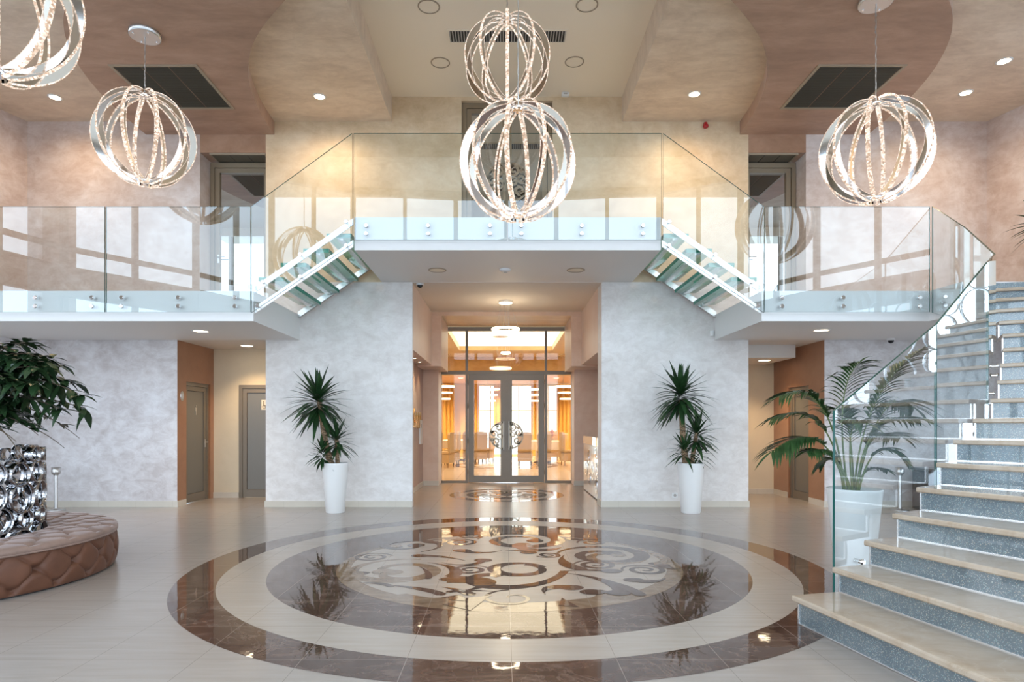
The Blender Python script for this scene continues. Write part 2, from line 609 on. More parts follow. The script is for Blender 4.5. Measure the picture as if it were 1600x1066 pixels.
M['twig'] = princ('twig_bark', (0.12, 0.085, 0.055), 0.8)
M['velvet'] = velvet_mat('brown_velvet', (0.125, 0.052, 0.029), 0.10)
M['velvet_lit'] = velvet_mat('daylit_brown_velvet', (0.26, 0.175, 0.14), 0.45)  # same velvet as the side; daylight and sheen put into a paler colour
M['crystal'] = crystal_mat('lit_crystal', (1.0, 0.70, 0.50), (1.0, 0.90, 0.80), 0.55, 1.5)
M['lamp'] = emis('downlight_lens', (1.0, 0.80, 0.52), 14)
M['ledring'] = emis('led_ring', (1.0, 0.86, 0.64), 4)
M['pendring'] = emis('pendant_led', (1.0, 0.80, 0.54), 14)
M['tray'] = emis('ceiling_light_panel', (1.0, 0.93, 0.80), 3.2)
M['plasticwhite'] = princ('white_plastic', (0.78, 0.78, 0.78), 0.4)
M['plasticgrey'] = princ('grey_plastic', (0.42, 0.40, 0.38), 0.5)
M['red'] = princ('red_plastic', (0.45, 0.012, 0.02), 0.3)
M['black'] = princ('black_gloss', (0.012, 0.013, 0.016), 0.15)
M['creamfabric'] = princ('cream_chair_fabric', (0.40, 0.29, 0.17), 0.8, **{'Sheen Weight': 0.4})
M['cloth'] = princ('white_tablecloth', (0.80, 0.76, 0.68), 0.8)
M['curtain'] = princ('gold_curtain', (0.62, 0.40, 0.10), 0.6, **{'Sheen Weight': 0.5})
M['orangewall'] = princ('orange_soffit', (0.66, 0.38, 0.17), 0.6)
M['gold'] = princ('gold_letters', (0.80, 0.55, 0.22), 0.25, 1.0)
M['ornament'] = princ('ornament_bronze', (0.34, 0.27, 0.19), 0.35, 0.6)
M['facade'] = princ('facade_frame', (0.32, 0.28, 0.24), 0.5)
M['ground'] = princ('outside_paving', (0.55, 0.55, 0.54), 0.9)
M['clearbox'] = pane_mat('display_glass', (0.93, 0.92, 0.88), 2.5)
M['deskwhite'] = princ('desk_lacquer', (0.74, 0.70, 0.66), 0.08)
M['signcream'] = princ('sign_plate', (0.78, 0.72, 0.60), 0.4)

# ------------------------------------------------------------------ key dims
YW = 10.27      # main back wall plane
YB = 8.38       # balcony fronts
ZS = 2.70       # side balcony soffit
ZD = 3.10       # side balcony floor
ZBS, ZBD = 3.636, 4.07  # bridge soffit, floor
ZBROWN, ZBEIGE, ZWHITE = 6.02, 6.23, 6.635

# ------------------------------------------------------------------ floor
b = MB(); b.box(-10, 10, -1.4, 27.2, -0.12, 0.0)
struct(b.build('floor', M['floor']), 'beige tiled floor running from the lobby into the dining hall')
b = MB(); b.box(-60, 60, -60, 70, -0.4, -0.2)
struct(b.build('ground', M['ground']), 'pale paving outside the windows')


# floor medallions -----------------------------------------------------
def disc(mb, c, r, z, n=96, r0=0.0, mi=0):
    if r0 <= 0:
        vs = [(c[0], c[1], z)] + [(c[0] + r * cos(2 * pi * i / n), c[1] + r * sin(2 * pi * i / n), z) for i in range(n)]
        mb.add(vs, [(0, i + 1, (i + 1) % n + 1) for i in range(n)], mi)
    else:
        vs = [(c[0] + q * cos(2 * pi * i / n), c[1] + q * sin(2 * pi * i / n), z) for q in (r, r0) for i in range(n)]
        mb.add(vs, [(i, (i + 1) % n, n + (i + 1) % n, n + i) for i in range(n)], mi)


def spiral_pts(cx, cy, r, turns, phase, hand=1, n=None, rin=0.12):
    n = n or max(16, int(26 * turns))
    pts = []
    for k in range(n + 1):
        t = k / n
        q = r * (1 - t) ** 0.85 * (1 - rin) + r * rin
        a = phase + hand * 2 * pi * turns * t
        pts.append((cx + q * cos(a), cy + q * sin(a)))
    return pts


def taper(n, w0, wm, w1, peak=0.4):
    out = []
    for k in range(n):
        t = k / (n - 1)
        if t < peak:
            q = t / peak
            out.append(w0 + (wm - w0) * (q * q * (3 - 2 * q)))
        else:
            q = (t - peak) / (1 - peak)
            out.append(wm + (w1 - wm) * (q * q * (3 - 2 * q)))
    return out


def bezier(p0, p1, p2, p3, n=18):
    out = []
    for k in range(n + 1):
        t = k / n
        a, bb, c, d = (1 - t) ** 3, 3 * t * (1 - t) ** 2, 3 * t * t * (1 - t), t ** 3
        out.append(tuple(a * p0[i] + bb * p1[i] + c * p2[i] + d * p3[i] for i in range(len(p0))))
    return out


MC = (0.0, 6.19)
med = thing('floor_medallion', 'large round brown marble floor medallion with beige scrollwork in the lobby middle', 'floor inlay', (0, 0, 0))
b = MB(); disc(b, MC, 2.94, 0.0012, 160, 2.60)
b.build('outer_ring', M['marble'], med)
b = MB(); disc(b, MC, 2.60, 0.0014, 160, 2.214)
b.build('pale_ring', M['ringtile'], med)
b = MB(); disc(b, MC, 2.214, 0.0012, 160)
b.build('marble_disc', M['marble'], med)
# amber crescent behind the scrollwork
b = MB()
n = 60
vs = []
for k in range(n + 1):
    a = R(125) + R(385 - 125 + 40) * k / n
    wd = 0.22 * sin(pi * k / n) ** 0.6
    vs += [(MC[0] + 1.40 * cos(a), MC[1] + 0.03 + 1.40 * sin(a), 0.0018), (MC[0] + (1.46 + wd) * cos(a), MC[1] + 0.03 + (1.46 + wd) * sin(a), 0.0018)]
b.add(vs, [(2 * k, 2 * k + 1, 2 * k + 3, 2 * k + 2) for k in range(n)])
b.build('amber_crescent', M['marble2'], med)
# beige field of the scrollwork with a cusped rim
b = MB()
n = 240
vs = [(MC[0], MC[1] + 0.03, 0.0022)]
for k in range(n):
    a = 2 * pi * k / n
    r = 1.50 - 0.16 * max(0.0, cos(7 * a + 0.6)) ** 8
    if R(235) < a < R(305):
        r *= 0.96
    vs.append((MC[0] + r * cos(a), MC[1] + 0.03 + r * sin(a), 0.0022))
b.add(vs, [(0, i + 1, (i + 1) % n + 1) for i in range(n)])
b.build('pale_field', M['ringtile'], med)


ZSTK = [0.0030]


def fl(u, v, h):
    return (u, v, ZSTK[0] + h)


def px2(px, py):
    Y = F * CAMZ / (py - VY)
    return (CAMX + (px - VX) * Y / F, Y)


class Parts:
    """every scroll becomes its own part, each a hair higher than the last"""
    def __init__(s, mat):
        s.mat, s.mb = mat, MB()

    def flush(s):
        if s.mb.f:
            s.mb.build('scroll', s.mat, med)
            ZSTK[0] += 0.00004
        s.mb = MB()

    def stroke(s, *a):
        s.mb.stroke(*a)

    def add(s, *a):
        s.mb.add(*a)


sb, sa = Parts(M['marble']), Parts(M['marble2'])


def scroll(mb, px, py, r, turns, phase, hand, w, bulb=0.0, rin=0.2, fm=fl):
    c = px2(px, py)
    pts = spiral_pts(c[0], c[1], r, turns, phase, hand, rin=rin)
    mb.stroke(pts, taper(len(pts), 0.012, w, w * 0.5, 0.35), fm)
    if bulb:
        e = pts[-1]
        k = 16
        mb.add([fm(e[0] + bulb * cos(2 * pi * i / k), e[1] + bulb * sin(2 * pi * i / k), 0.0002) for i in range(k)], [tuple(range(k))])
    mb.flush()


def comma(mb, p0, p1, bend, w, bulb, fm=fl):
    """tapering curl from photo pixel p0 to p1 ending in a bulb"""
    a, c = px2(*p0), px2(*p1)
    dx, dy = c[0] - a[0], c[1] - a[1]
    nx, ny = -dy * bend, dx * bend
    pts = bezier(a, (a[0] + dx * 0.3 + nx, a[1] + dy * 0.3 + ny), (a[0] + dx * 0.8 + nx, a[1] + dy * 0.8 + ny), c, 16)
    mb.stroke(pts, taper(len(pts), 0.004, w, w, 0.7), fm)
    k = 18
    mb.add([fm(c[0] + bulb * cos(2 * pi * i / k), c[1] + bulb * 0.8 * sin(2 * pi * i / k), 0.0002) for i in range(k)], [tuple(range(k))])
    mb.flush()


# big scrolls
scroll(sa, 625, 892, 0.50, 1.35, R(75), 1, 0.075, 0.11, 0.30)
scroll(sa, 622, 897, 0.24, 0.6, R(-10), -1, 0.05, 0.09, 0.3)
scroll(sb, 636, 853, 0.40, 1.2, R(-60), 1, 0.06, 0.10, 0.25)
scroll(sb, 815, 845, 0.52, 1.5, R(170), -1, 0.085, 0.10, 0.3)
scroll(sb, 836, 853, 0.30, 0.5, R(-20), -1, 0.075, 0.10, 0.5)
scroll(sb, 945, 868, 0.50, 1.4, R(190), -1, 0.08, 0.11, 0.28)
scroll(sa, 958, 871, 0.33, 0.8, R(-20), -1, 0.055, 0.08, 0.35)
scroll(sb, 812, 890, 0.26, 1.15, R(20), 1, 0.065, 0.0, 0.75)
# great arc under the centre
sb.stroke(bezier(px2(735, 905), px2(742, 925), px2(860, 925), px2(882, 893), 24), taper(25, 0.08, 0.075, 0.04, 0.2), fl); sb.flush()
sb.stroke(bezier(px2(735, 905), px2(745, 898), px2(770, 897), px2(783, 901), 10), taper(11, 0.05, 0.06, 0.07, 0.5), fl); sb.flush()
# small coils
for (x, y, r, tu, ph, hd, w) in ((582, 871, 0.20, 1.9, 20, 1, 0.022), (681, 846, 0.17, 1.8, 60, 1, 0.03), (719, 848, 0.20, 1.8, 150, -1, 0.03),
                                 (735, 891, 0.18, 1.9, 10, 1, 0.028), (857, 868, 0.13, 1.8, 200, 1, 0.022), (930, 883, 0.20, 1.9, 170, -1, 0.03),
                                 (1007, 891, 0.21, 1.9, 190, -1, 0.028), (737, 838, 0.16, 1.7, 100, 1, 0.025), (925, 848, 0.17, 1.6, 190, -1, 0.03),
                                 (800, 935, 0.24, 1.2, 95, 1, 0.02)):
    scroll(sb, x, y, r, tu, R(ph), hd, w, 0, 0.1)
# curls with bulbs
for p0, p1, bd, w, bu in (((784, 861), (722, 861), 0.35, 0.045, 0.10), ((727, 877), (656, 869), -0.15, 0.04, 0.09), ((690, 880), (755, 876), -0.5, 0.035, 0.09),
                          ((668, 880), (703, 902), 0.3, 0.06, 0.03), ((712, 926), (700, 906), -0.9, 0.12, 0.08), ((770, 925), (700, 926), -0.15, 0.03, 0.02),
                          ((880, 896), (966, 927), 0.25, 0.055, 0.10), ((890, 897), (1000, 930), 0.12, 0.05, 0.05), ((1040, 904), (990, 907), 0.35, 0.055, 0.09),
                          ((880, 893), (955, 893), 0.1, 0.03, 0.10), ((852, 930), (893, 919), 0.5, 0.06, 0.10), ((690, 918), (735, 930), 0.1, 0.05, 0.04),
                          ((600, 915), (690, 930), 0.12, 0.045, 0.03), ((560, 912), (610, 917), 0.2, 0.03, 0.03), ((882, 868), (910, 890), -0.2, 0.07, 0.05),
                          ((790, 861), (826, 864), 0.3, 0.04, 0.09), ((940, 842), (895, 843), 0.2, 0.04, 0.08), ((1060, 890), (1035, 884), 0.2, 0.06, 0.07),
                          ((655, 886), (668, 905), 0.1, 0.03, 0.02), ((960, 930), (925, 926), -0.3, 0.04, 0.10)):
    comma(sb, p0, p1, bd, w, bu)
# cusp wedges at the near rim
for tri in (((690, 945), (760, 936), (735, 955)), ((700, 938), (770, 931), (745, 941)), ((873, 947), (905, 950), (878, 935))):
    sb.add([fl(*px2(*p), 0) for p in tri], [(0, 1, 2)]); sb.flush()

med2 = thing('floor_medallion', 'small round marble floor medallion just before the glass double doors', 'floor inlay', (0, 0, 0))
c2 = (0.0, 12.05)
b = MB(); disc(b, c2, 1.08, 0.0012, 90, 0.90); b.build('outer_ring', M['marble'], med2)
b = MB(); disc(b, c2, 0.90, 0.0014, 90, 0.76); b.build('pale_ring', M['ringtile'], med2)
b = MB(); disc(b, c2, 0.76, 0.0012, 90); b.build('marble_disc', M['marble'], med2)
b = MB()
for k in range(6):
    a = k * pi / 3
    pts = spiral_pts(c2[0] + 0.42 * cos(a), c2[1] + 0.42 * sin(a), 0.24, 1.5, a, 1 if k % 2 else -1)
    b.stroke(pts, taper(len(pts), 0.02, 0.05, 0.03), fl)
b.build('pale_scrolls', M['ringtile'], med2)

# ------------------------------------------------------------------ walls
def wall(name, boxes, mat, label):
    mb = MB()
    for q in boxes:
        mb.box(*q)
    return struct(mb.build(name, mat), label)


ZC = 7.4
# lower piers and upper central wall
wall('wall_back', [(-3.9, -1.85, YW, 14.5, 0, ZBS), (-1.85, -1.53, YW, 10.39, 0, ZBS)], M['pearl'], 'left pearly plaster pier behind the tall white planter')
wall('wall_back', [(2.3, 3.9, YW, 14.5, 0, ZBS), (1.53, 2.3, YW, 10.70, 0, ZBS)], M['pearl'], 'right pearly plaster pier behind the tall white planter')
wall('wall_back', [(-3.9, -0.735, YW, 10.75, ZBS, ZC), (0.735, 3.9, YW, 10.75, ZBS, ZC), (-0.735, 0.735, YW, 10.75, 6.57, ZC), (-0.735, 0.735, YW, 10.75, ZBS, ZBD)],
     M['upper'], 'upper plaster wall above the bridge, warm light put into its beige')
# outer upper walls
wall('wall_back', [(-9.3, -4.96, YW, 10.75, ZD, ZC)], M['pink'], 'pinkish plaster upper wall on the left behind the balcony')
wall('wall_back', [(4.83, 9.3, YW, 10.75, ZD, ZC)], M['pink'], 'pinkish plaster upper wall on the right behind the balcony')
wall('wall_back', [(-4.96, -3.9, YW, 10.75, 5.73, ZC)], M['c_brown'], 'brown plaster header over the left upper door')
wall('wall_back', [(3.9, 4.83, YW, 10.75, 5.73, ZC)], M['c_brown'], 'brown plaster header over the right upper door')
# outer lower walls
wall('wall_back', [(-9.3, -5.33, YW, 10.5, 0, ZD)], M['lilac'], 'mottled plaster wall under the left balcony')
wall('wall_back', [(5.13, 9.3, YW, 10.5, 0, ZD)], M['lilac'], 'mottled plaster wall under the right balcony')
# alcoves
wall('wall_left', [(-5.45, -5.327, YW + .003, 10.56, 0, 2.699), (-5.45, -5.327, 10.56, 11.42, 2.05, 2.699), (-5.45, -5.327, 11.42, 11.6, 0, 2.699)], M['terra'], 'terracotta side wall of the left alcove')
wall('wall_right', [(5.127, 5.25, YW + .003, 10.8, 0, 2.699), (5.127, 5.25, 10.8, 11.57, 2.0, 2.699), (5.127, 5.25, 11.57, 12.2, 0, 2.699)], M['terra'], 'terracotta side wall of the right alcove')
wall('wall_back', [(-5.33, -4.86, 11.55, 11.7, 0, 2.72), (-4.86, -3.9, 11.55, 11.7, 2.05, 2.72)], M['yellow'], 'cream end wall of the left alcove')
wall('wall_back', [(3.9, 5.25, 12.2, 12.35, 0, 2.72)], M['yellow'], 'cream end wall of the right alcove')
wall('wall_back', [(3.9, 4.95, 10.9, 12.2, 2.48, 2.70)], M['soffit'], 'pale bulkhead in the right alcove')
# recess
wall('wall_left', [(-1.85, -1.82, 10.39, 13.86, 0, 2.55)], M['terra'], 'terracotta back of the left niche')
wall('wall_left', [(-1.85, -1.53, 10.39, 12.97, 2.55, ZBS), (-1.85, -1.325, 12.97, 14.42, 2.52, ZBS)], M['rose'], 'rose plaster bulkhead over the left niche')
wall('wall_left', [(-1.85, -1.48, 13.86, 14.42, 0, 2.52)], M['rose'], 'plaster pilaster at the left of the glass front')
wall('wall_right', [(1.53, 2.3, 10.70, 12.97, 2.55, ZBS), (1.325, 2.3, 12.97, 14.42, 2.52, ZBS)], M['rose'], 'rose plaster bulkhead over the right niche')
wall('wall_right', [(1.48, 2.3, 13.86, 14.42, 0, 2.52)], M['rose'], 'plaster pilaster at the right of the glass front')
wall('wall_right', [(2.26, 2.3, 10.70, 13.86, 0, 2.55)], M['pink'], 'back wall of the desk niche')
b = MB(); b.box(-1.325, 1.325, 12.97, 14.42, 3.55, ZBS, 0)
struct(b.build('wall_lintel', M['goldlit']), 'plaster lintel over the glass front, warm light put into its gold')
b = MB(); b.box(-1.53, 1.53, 12.95, 12.97, 3.55, ZBS, 0)
struct(b.build('trim_1', M['rose']), 'rose plaster band above the glass front')
# side walls and curved bow toward the camera
for sgn, nm, lb in ((-1, 'wall_left', 'pinkish plaster side wall at the left'), (1, 'wall_right', 'pinkish plaster side wall at the right')):
    mb = MB()
    mb.prism([(sgn * 7.75, YW), (sgn * 8.3, 8.3), (sgn * 8.5, 8.3), (sgn * 7.95, YW)], 2.9, ZC)
    struct(mb.build(nm, M['pink']), lb)
    mb = MB()
    mb.prism([(sgn * 7.75, YW), (sgn * 8.3, 8.3), (sgn * 8.5, 8.3), (sgn * 7.95, YW)], 0, 2.9)
    struct(mb.build(nm, M['lilac']), 'lower ' + lb)

# baseboards
mb = MB(); mb.box(-3.915, -1.53, YW - 0.015, YW, 0, 0.1); mb.box(-3.915, -3.9, YW, 11.55, 0, 0.1)
struct(mb.build('baseboard_back', M['base']), 'beige tile skirting of the left pier')
mb = MB(); mb.box(1.515, 3.915, YW - 0.015, YW, 0, 0.1); mb.box(3.9, 3.915, YW, 12.2, 0, 0.1); mb.box(1.515, 1.53, YW, 10.70, 0, 0.1)
struct(mb.build('baseboard_back', M['base']), 'beige tile skirting of the right pier')
mb = MB(); mb.box(-9.0, -5.315, YW - 0.015, YW, 0, 0.1); mb.box(-5.33, -5.315, YW, 10.54, 0, 0.1)
struct(mb.build('baseboard_left', M['base']), 'beige tile skirting under the left balcony')
mb = MB(); mb.box(5.115, 9.0, YW - 0.015, YW, 0, 0.1); mb.box(5.115, 5.13, YW, 10.78, 0, 0.1); mb.box(5.115, 5.13, 11.6, 12.2, 0, 0.1)
struct(mb.build('baseboard_right', M['base']), 'beige tile skirting under the right balcony')
mb = MB(); mb.box(-5.33, -4.87, 11.535, 11.55, 0, 0.1)
struct(mb.build('baseboard_left', M['base']), 'beige tile skirting in the left alcove')
mb = MB(); mb.box(3.9, 5.13, 12.185, 12.2, 0, 0.1)
struct(mb.build('baseboard_right', M['base']), 'beige tile skirting in the right alcove')
mb = MB(); mb.box(-1.82, -1.805, 10.39, 13.86, 0, 0.1); mb.box(-1.82, -1.475, 13.845, 13.86, 0, 0.1)
struct(mb.build('baseboard_left', M['base']), 'beige tile skirting of the left niche')
mb = MB(); mb.box(1.47, 2.3, 13.845, 13.86, 0, 0.1)
struct(mb.build('baseboard_right', M['base']), 'beige tile skirting of the desk niche')

# ------------------------------------------------------------------ ceilings
mb = MB(); mb.box(-9.4, 9.4, 5.5, 10.8, ZWHITE, ZWHITE + 0.1)
struct(mb.build('ceiling', M['c_white']), 'white upper ceiling over the bridge')
mb = MB(); mb.box(-10, 10, -1.5, 5.5, 7.8, 7.9); mb.box(-10, 10, 5.45, 5.5, ZBROWN, 7.8); mb.box(-9.4, -7.7, 5.5, 10.8, 7.3, 7.9); mb.box(7.7, 9.4, 5.5, 10.8, 7.3, 7.9)
struct(mb.build('ceiling', M['c_white']), 'white front ceiling behind the viewpoint')
for sgn, sd in ((-1, 'left'), (1, 'right')):
    mb = MB()
    mb.prism([(sgn * 1.86, 5.5), (sgn * 1.86, YW), (sgn * 9.3, YW), (sgn * 9.3, 5.5)], ZBEIGE, ZWHITE)
    struct(mb.build('ceiling_panel', M['c_beige']), 'beige dropped ceiling panel on the %s' % sd)
    inner = [(1.88, 5.5), (1.88, 6.42), (2.46, 7.0), (3.02, 7.62), (3.36, 8.2), (3.56, 8.75), (3.68, 9.3), (3.74, 9.8), (3.76, YW)]
    outer = [(5.83, YW), (5.82, 9.7), (5.78, 9.1), (5.64, 8.4), (5.40, 7.76), (5.12, 7.3), (4.84, 6.98), (4.3, 6.45), (3.6, 5.9), (3.0, 5.5)]

    def smooth(pts, it=2):
        for _ in range(it):
            q = [pts[0]]
            for a, c in zip(pts[:-1], pts[1:]):
                q += [(a[0] * .75 + c[0] * .25, a[1] * .75 + c[1] * .25), (a[0] * .25 + c[0] * .75, a[1] * .25 + c[1] * .75)]
            q.append(pts[-1])
            pts = q
        return pts
    poly = inner[:2] + smooth(inner[1:]) + smooth(outer)
    mb = MB()
    mb.prism([(sgn * x, y) for x, y in poly], ZBROWN, ZBEIGE)
    struct(mb.build('ceiling_panel', M['c_brown']), 'curved brown dropped ceiling band on the %s' % sd)
# recess and alcove ceilings
mb = MB(); mb.box(-1.53, 1.53, YW, 12.95, ZBS - 0.006, ZBS + 0.1)
struct(mb.build('ceiling', M['soffit']), 'pale ceiling of the entrance recess')
mb = MB(); mb.box(-5.5, -3.9, YW, 11.7, 2.70, 2.78)
struct(mb.build('ceiling', M['soffit']), 'ceiling of the left alcove')
mb = MB(); mb.box(3.9, 5.3, YW, 12.35, 2.70, 2.78)
struct(mb.build('ceiling', M['soffit']), 'ceiling of the right alcove')

# ------------------------------------------------------------------ balconies
mb = MB(); mb.box(-9.2, -3.35, YB, YW, ZS, ZD)
struct(mb.build('balcony_slab', M['white']), 'white slab of the left balcony', 'balcony')
mb = MB()
mb.prism([(3.35, YB), (3.35, YW), (8.6, YW), (8.2, 7.84), (5.60, 7.84), (5.56, YB)], ZS, ZD)
struct(mb.build('balcony_slab', M['white']), 'white slab of the right balcony at the head of the stairs', 'balcony')
mb = MB(); mb.box(-2.02, 2.02, YB, YW, ZBS, ZBD)
struct(mb.build('balcony_slab', M['white']), 'white slab of the middle bridge', 'balcony')


# ------------------------------------------------------------------ facade behind the camera (daylight)
FV = [(-8.3, 8.3), (-8.85, 5.6), (-8.5, 4.44), (-7.0, 2.3), (-6.0, 0.36), (-4.18, -0.74), (-1.4, -1.1)]
FV = FV + [(-x, y) for x, y in FV[::-1]]
ZL0, ZL1, ZU0, ZU1 = 0.12, 3.79, 4.37, 7.6
nwin = 0
for i in range(len(FV) - 1):
    a, c = Vector((*FV[i], 0)), Vector((*FV[i + 1], 0))
    d = (c - a).normalized()
    nn = Vector((-d.y, d.x, 0))
    L_ = (c - a).length
    nwin += 1
    mb = MB()
    up = Vector((0, 0, 1))

    def bar(p, q, z0, z1, t=0.06):
        m = (p + q) / 2
        mb.obox(m + up * (z0 + z1) / 2, (q - p) / 2, nn * t, up * (z1 - z0) / 2)
    bar(a, c, -0.05, ZL0)
    bar(a, c, ZL1, ZU0, 0.08)
    bar(a, c, ZU0 + 0.30, ZU0 + 0.40, 0.04)
    bar(a, c, ZU1, 7.9, 0.08)
    k = max(1, round(L_ / 1.3))
    for j in range(k + 1):
        p = a + d * L_ * j / k
        hw = 0.05 if 0 < j < k else 0.06
        bar(p - d * hw, p + d * hw, 0, 7.8, 0.05)
    struct(mb.build('window_%d' % nwin, M['facade']), 'frame of the tall bow window, bay %d from the left' % nwin)
for sgn, sd in ((-1, 'left'), (1, 'right')):
    a = Vector((sgn * 8.62, 4.83, 0)); c = Vector((sgn * 8.45, 4.15, 0))
    mb = MB(); mb.prism([(a.x, a.y), (c.x, c.y), (c.x + sgn * .35, c.y - .1), (a.x + sgn * .35, a.y - .1)], 0, 7.8)
    struct(mb.build('wall_%s' % sd, M['pink']), 'plaster pier between the %s bow windows' % sd)

# ------------------------------------------------------------------ downlights
NL = 0


def downlight(x, y, z, label, power=26, r=0.075, spot=True, group='recessed downlights', blend=0.8, size=115):
    t = thing('recessed_downlight', label, 'ceiling light', (x, y, z), group)
    m = MB()
    m.lathe([(r + 0.022, 0.0), (r + 0.022, -0.006), (r, -0.008), (r, -0.002)], n=28, cap0=False, cap1=False)
    m.build('trim_ring', M['plasticwhite'], t)
    m = MB(); m.lathe([(r, -0.004), (r * 0.6, -0.0042)], n=28, cap0=False)
    m.build('lens', M['lamp'], t)
    if spot:
        l = bpy.data.lights.new('downlight_beam', 'SPOT')
        l.energy = power
        l.color = (1.0, 0.70, 0.40)
        l.spot_size = R(size)
        l.spot_blend = blend
        l.shadow_soft_size = 0.06
        o = bpy.data.objects.new('downlight_beam', l)
        COL.objects.link(o)
        o.parent = t
        o.location = (0, 0, -0.03)
    return t


downlight(-2.80, 9.48, ZBEIGE, 'lit downlight in the beige ceiling panel left of the centre', 125, size=165, blend=1.0)
downlight(2.77, 9.41, ZBEIGE, 'lit downlight in the beige ceiling panel right of the centre', 125, size=165, blend=1.0)
downlight(-6.76, 9.50, ZBEIGE, 'lit downlight in the ceiling beyond the left chandelier', 85, size=165, blend=1.0)
downlight(6.76, 9.37, ZBEIGE, 'lit downlight in the right outer ceiling, nearer the back wall', 70, size=165, blend=1.0)
downlight(6.68, 8.55, ZBEIGE, 'lit downlight in the right outer ceiling, nearer the viewer', 60, size=165, blend=1.0)
downlight(-4.47, 9.27, ZS, 'lit downlight in the soffit of the left balcony', 40, 0.10)
downlight(-4.50, 11.0, 2.70, 'lit downlight in the left alcove by the doors', 90, 0.10)
downlight(4.54, 9.18, ZS, 'lit downlight in the soffit of the right balcony', 40, 0.10)
downlight(4.60, 11.35, 2.48, 'lit downlight in the right alcove above the palm', 90, 0.10)
for i, yy in enumerate((11.05, 11.65, 12.35, 13.1)):
    downlight(-1.69, yy, 2.55, '%s of the four small spots over the left niche' % ('nearest', 'second nearest', 'third nearest', 'farthest')[i], 22, 0.035, True, 'niche spots', 0.6, 90)

# ceiling discs (dummy speakers)
for (x, y, z, r, lb) in ((-1.0, 8.05, ZWHITE, 0.14, 'round flush ceiling speaker at the upper left of the lit spheres'), (1.0, 8.02, ZWHITE, 0.14, 'round flush ceiling speaker at the upper right of the lit spheres'),
                         (-0.98, 9.30, ZWHITE, 0.14, 'round flush ceiling speaker just left below the slot grille'), (0.98, 9.28, ZWHITE, 0.14, 'round flush ceiling speaker just right below the slot grille'),
                         (-1.04, 9.45, ZBS, 0.135, 'round flush speaker in the bridge soffit, left'), (1.02, 9.45, ZBS, 0.135, 'round flush speaker in the bridge soffit, right')):
    t = thing('ceiling_speaker', lb, 'ceiling speaker', (x, y, z), 'flush ceiling speakers')
    m = MB(); m.lathe([(r, 0), (r, -0.008), (r - 0.014, -0.010), (r - 0.016, -0.004)], n=40, cap0=False, cap1=False); m.build('trim_ring', M['grilleframe'], t)
    m = MB(); m.lathe([(r - 0.015, -0.002), (r - 0.05, -0.004)], n=40, cap0=False); m.build('grille', M['c_white'], t)

# slot grille
t = thing('ceiling_slot_grille', 'long black slotted air grille in the white ceiling', 'air vent', (0, 8.67, ZWHITE))
m = MB(); m.box(-0.82, 0.82, -0.15, -0.125, -0.008, 0); m.box(-0.82, 0.82, 0.125, 0.15, -0.008, 0); m.box(-0.82, -0.79, -0.125, 0.125, -0.008, 0); m.box(0.79, 0.82, -0.125, 0.125, -0.008, 0)
m.build('frame', M['c_white'], t)
m = MB(); m.box(-0.79, 0.79, -0.125, 0.125, -0.002, 0); m.build('backing', M['dark'], t)
m = MB()
for k in range(42):
    x = -0.78 + 1.56 * k / 41
    m.obox((x, 0, -0.006), (0.007, 0, 0.003), (0, 0.122, 0), (0, 0, 0.004))
m.build('fins', M['plasticgrey'], t)

# big square grilles in the brown bands
for sgn, sd in ((-1, 'left'), (1, 'right')):
    t = thing('ceiling_air_grille', 'square dark three-panel air grille in the brown ceiling above the %s chandelier' % sd, 'air vent', (sgn * 4.62, 8.84, ZBROWN), 'ceiling air grilles')
    m = MB()
    for q in ((-0.58, 0.58, -0.58, -0.54), (-0.58, 0.58, 0.54, 0.58), (-0.58, -0.54, -0.54, 0.54), (0.54, 0.58, -0.54, 0.54)):
        m.box(q[0], q[1], q[2], q[3], -0.012, 0)
    m.build('frame', M['grilleframe'], t)
    for k in range(3):
        m = MB()
        x0 = -0.54 + 0.36 * k
        m.box(x0 + 0.006, x0 + 0.354, -0.535, 0.535, -0.004, 0)
        for j in range(40):
            yy = -0.52 + 1.04 * j / 39
            m.obox((x0 + 0.18, yy, -0.007), (0.17, 0, 0), (0, 0.009, 0.003), (0, 0, 0.0015))
        m.build('louvre_panel', M['grille'], t)
# small soffit vents over upper doors
for sgn, sd, xa, xb in ((-1, 'left', 3.92, 4.82), (1, 'right', 3.92, 4.72)):
    t = thing('soffit_air_grille', 'narrow dark air grille over the %s upper door' % sd, 'air vent', (0, 0, 0), 'upper door vents')
    x0, x1 = (-xb, -xa) if sgn < 0 else (xa, xb)
    m = MB(); m.box(x0, x1, 10.29, 10.31, 5.705, 5.73); m.box(x0, x1, 10.66, 10.68, 5.705, 5.73); m.box(x0, x0 + .02, 10.31, 10.66, 5.705, 5.73); m.box(x1 - .02, x1, 10.31, 10.66, 5.705, 5.73)
    m.build('frame', M['grilleframe'], t)
    for k in range(3):
        m = MB(); w = (x1 - x0 - .04) / 3
        m.box(x0 + .02 + w * k + .005, x0 + .02 + w * (k + 1) - .005, 10.315, 10.655, 5.715, 5.73)
        m.build('louvre_panel', M['grille'], t)

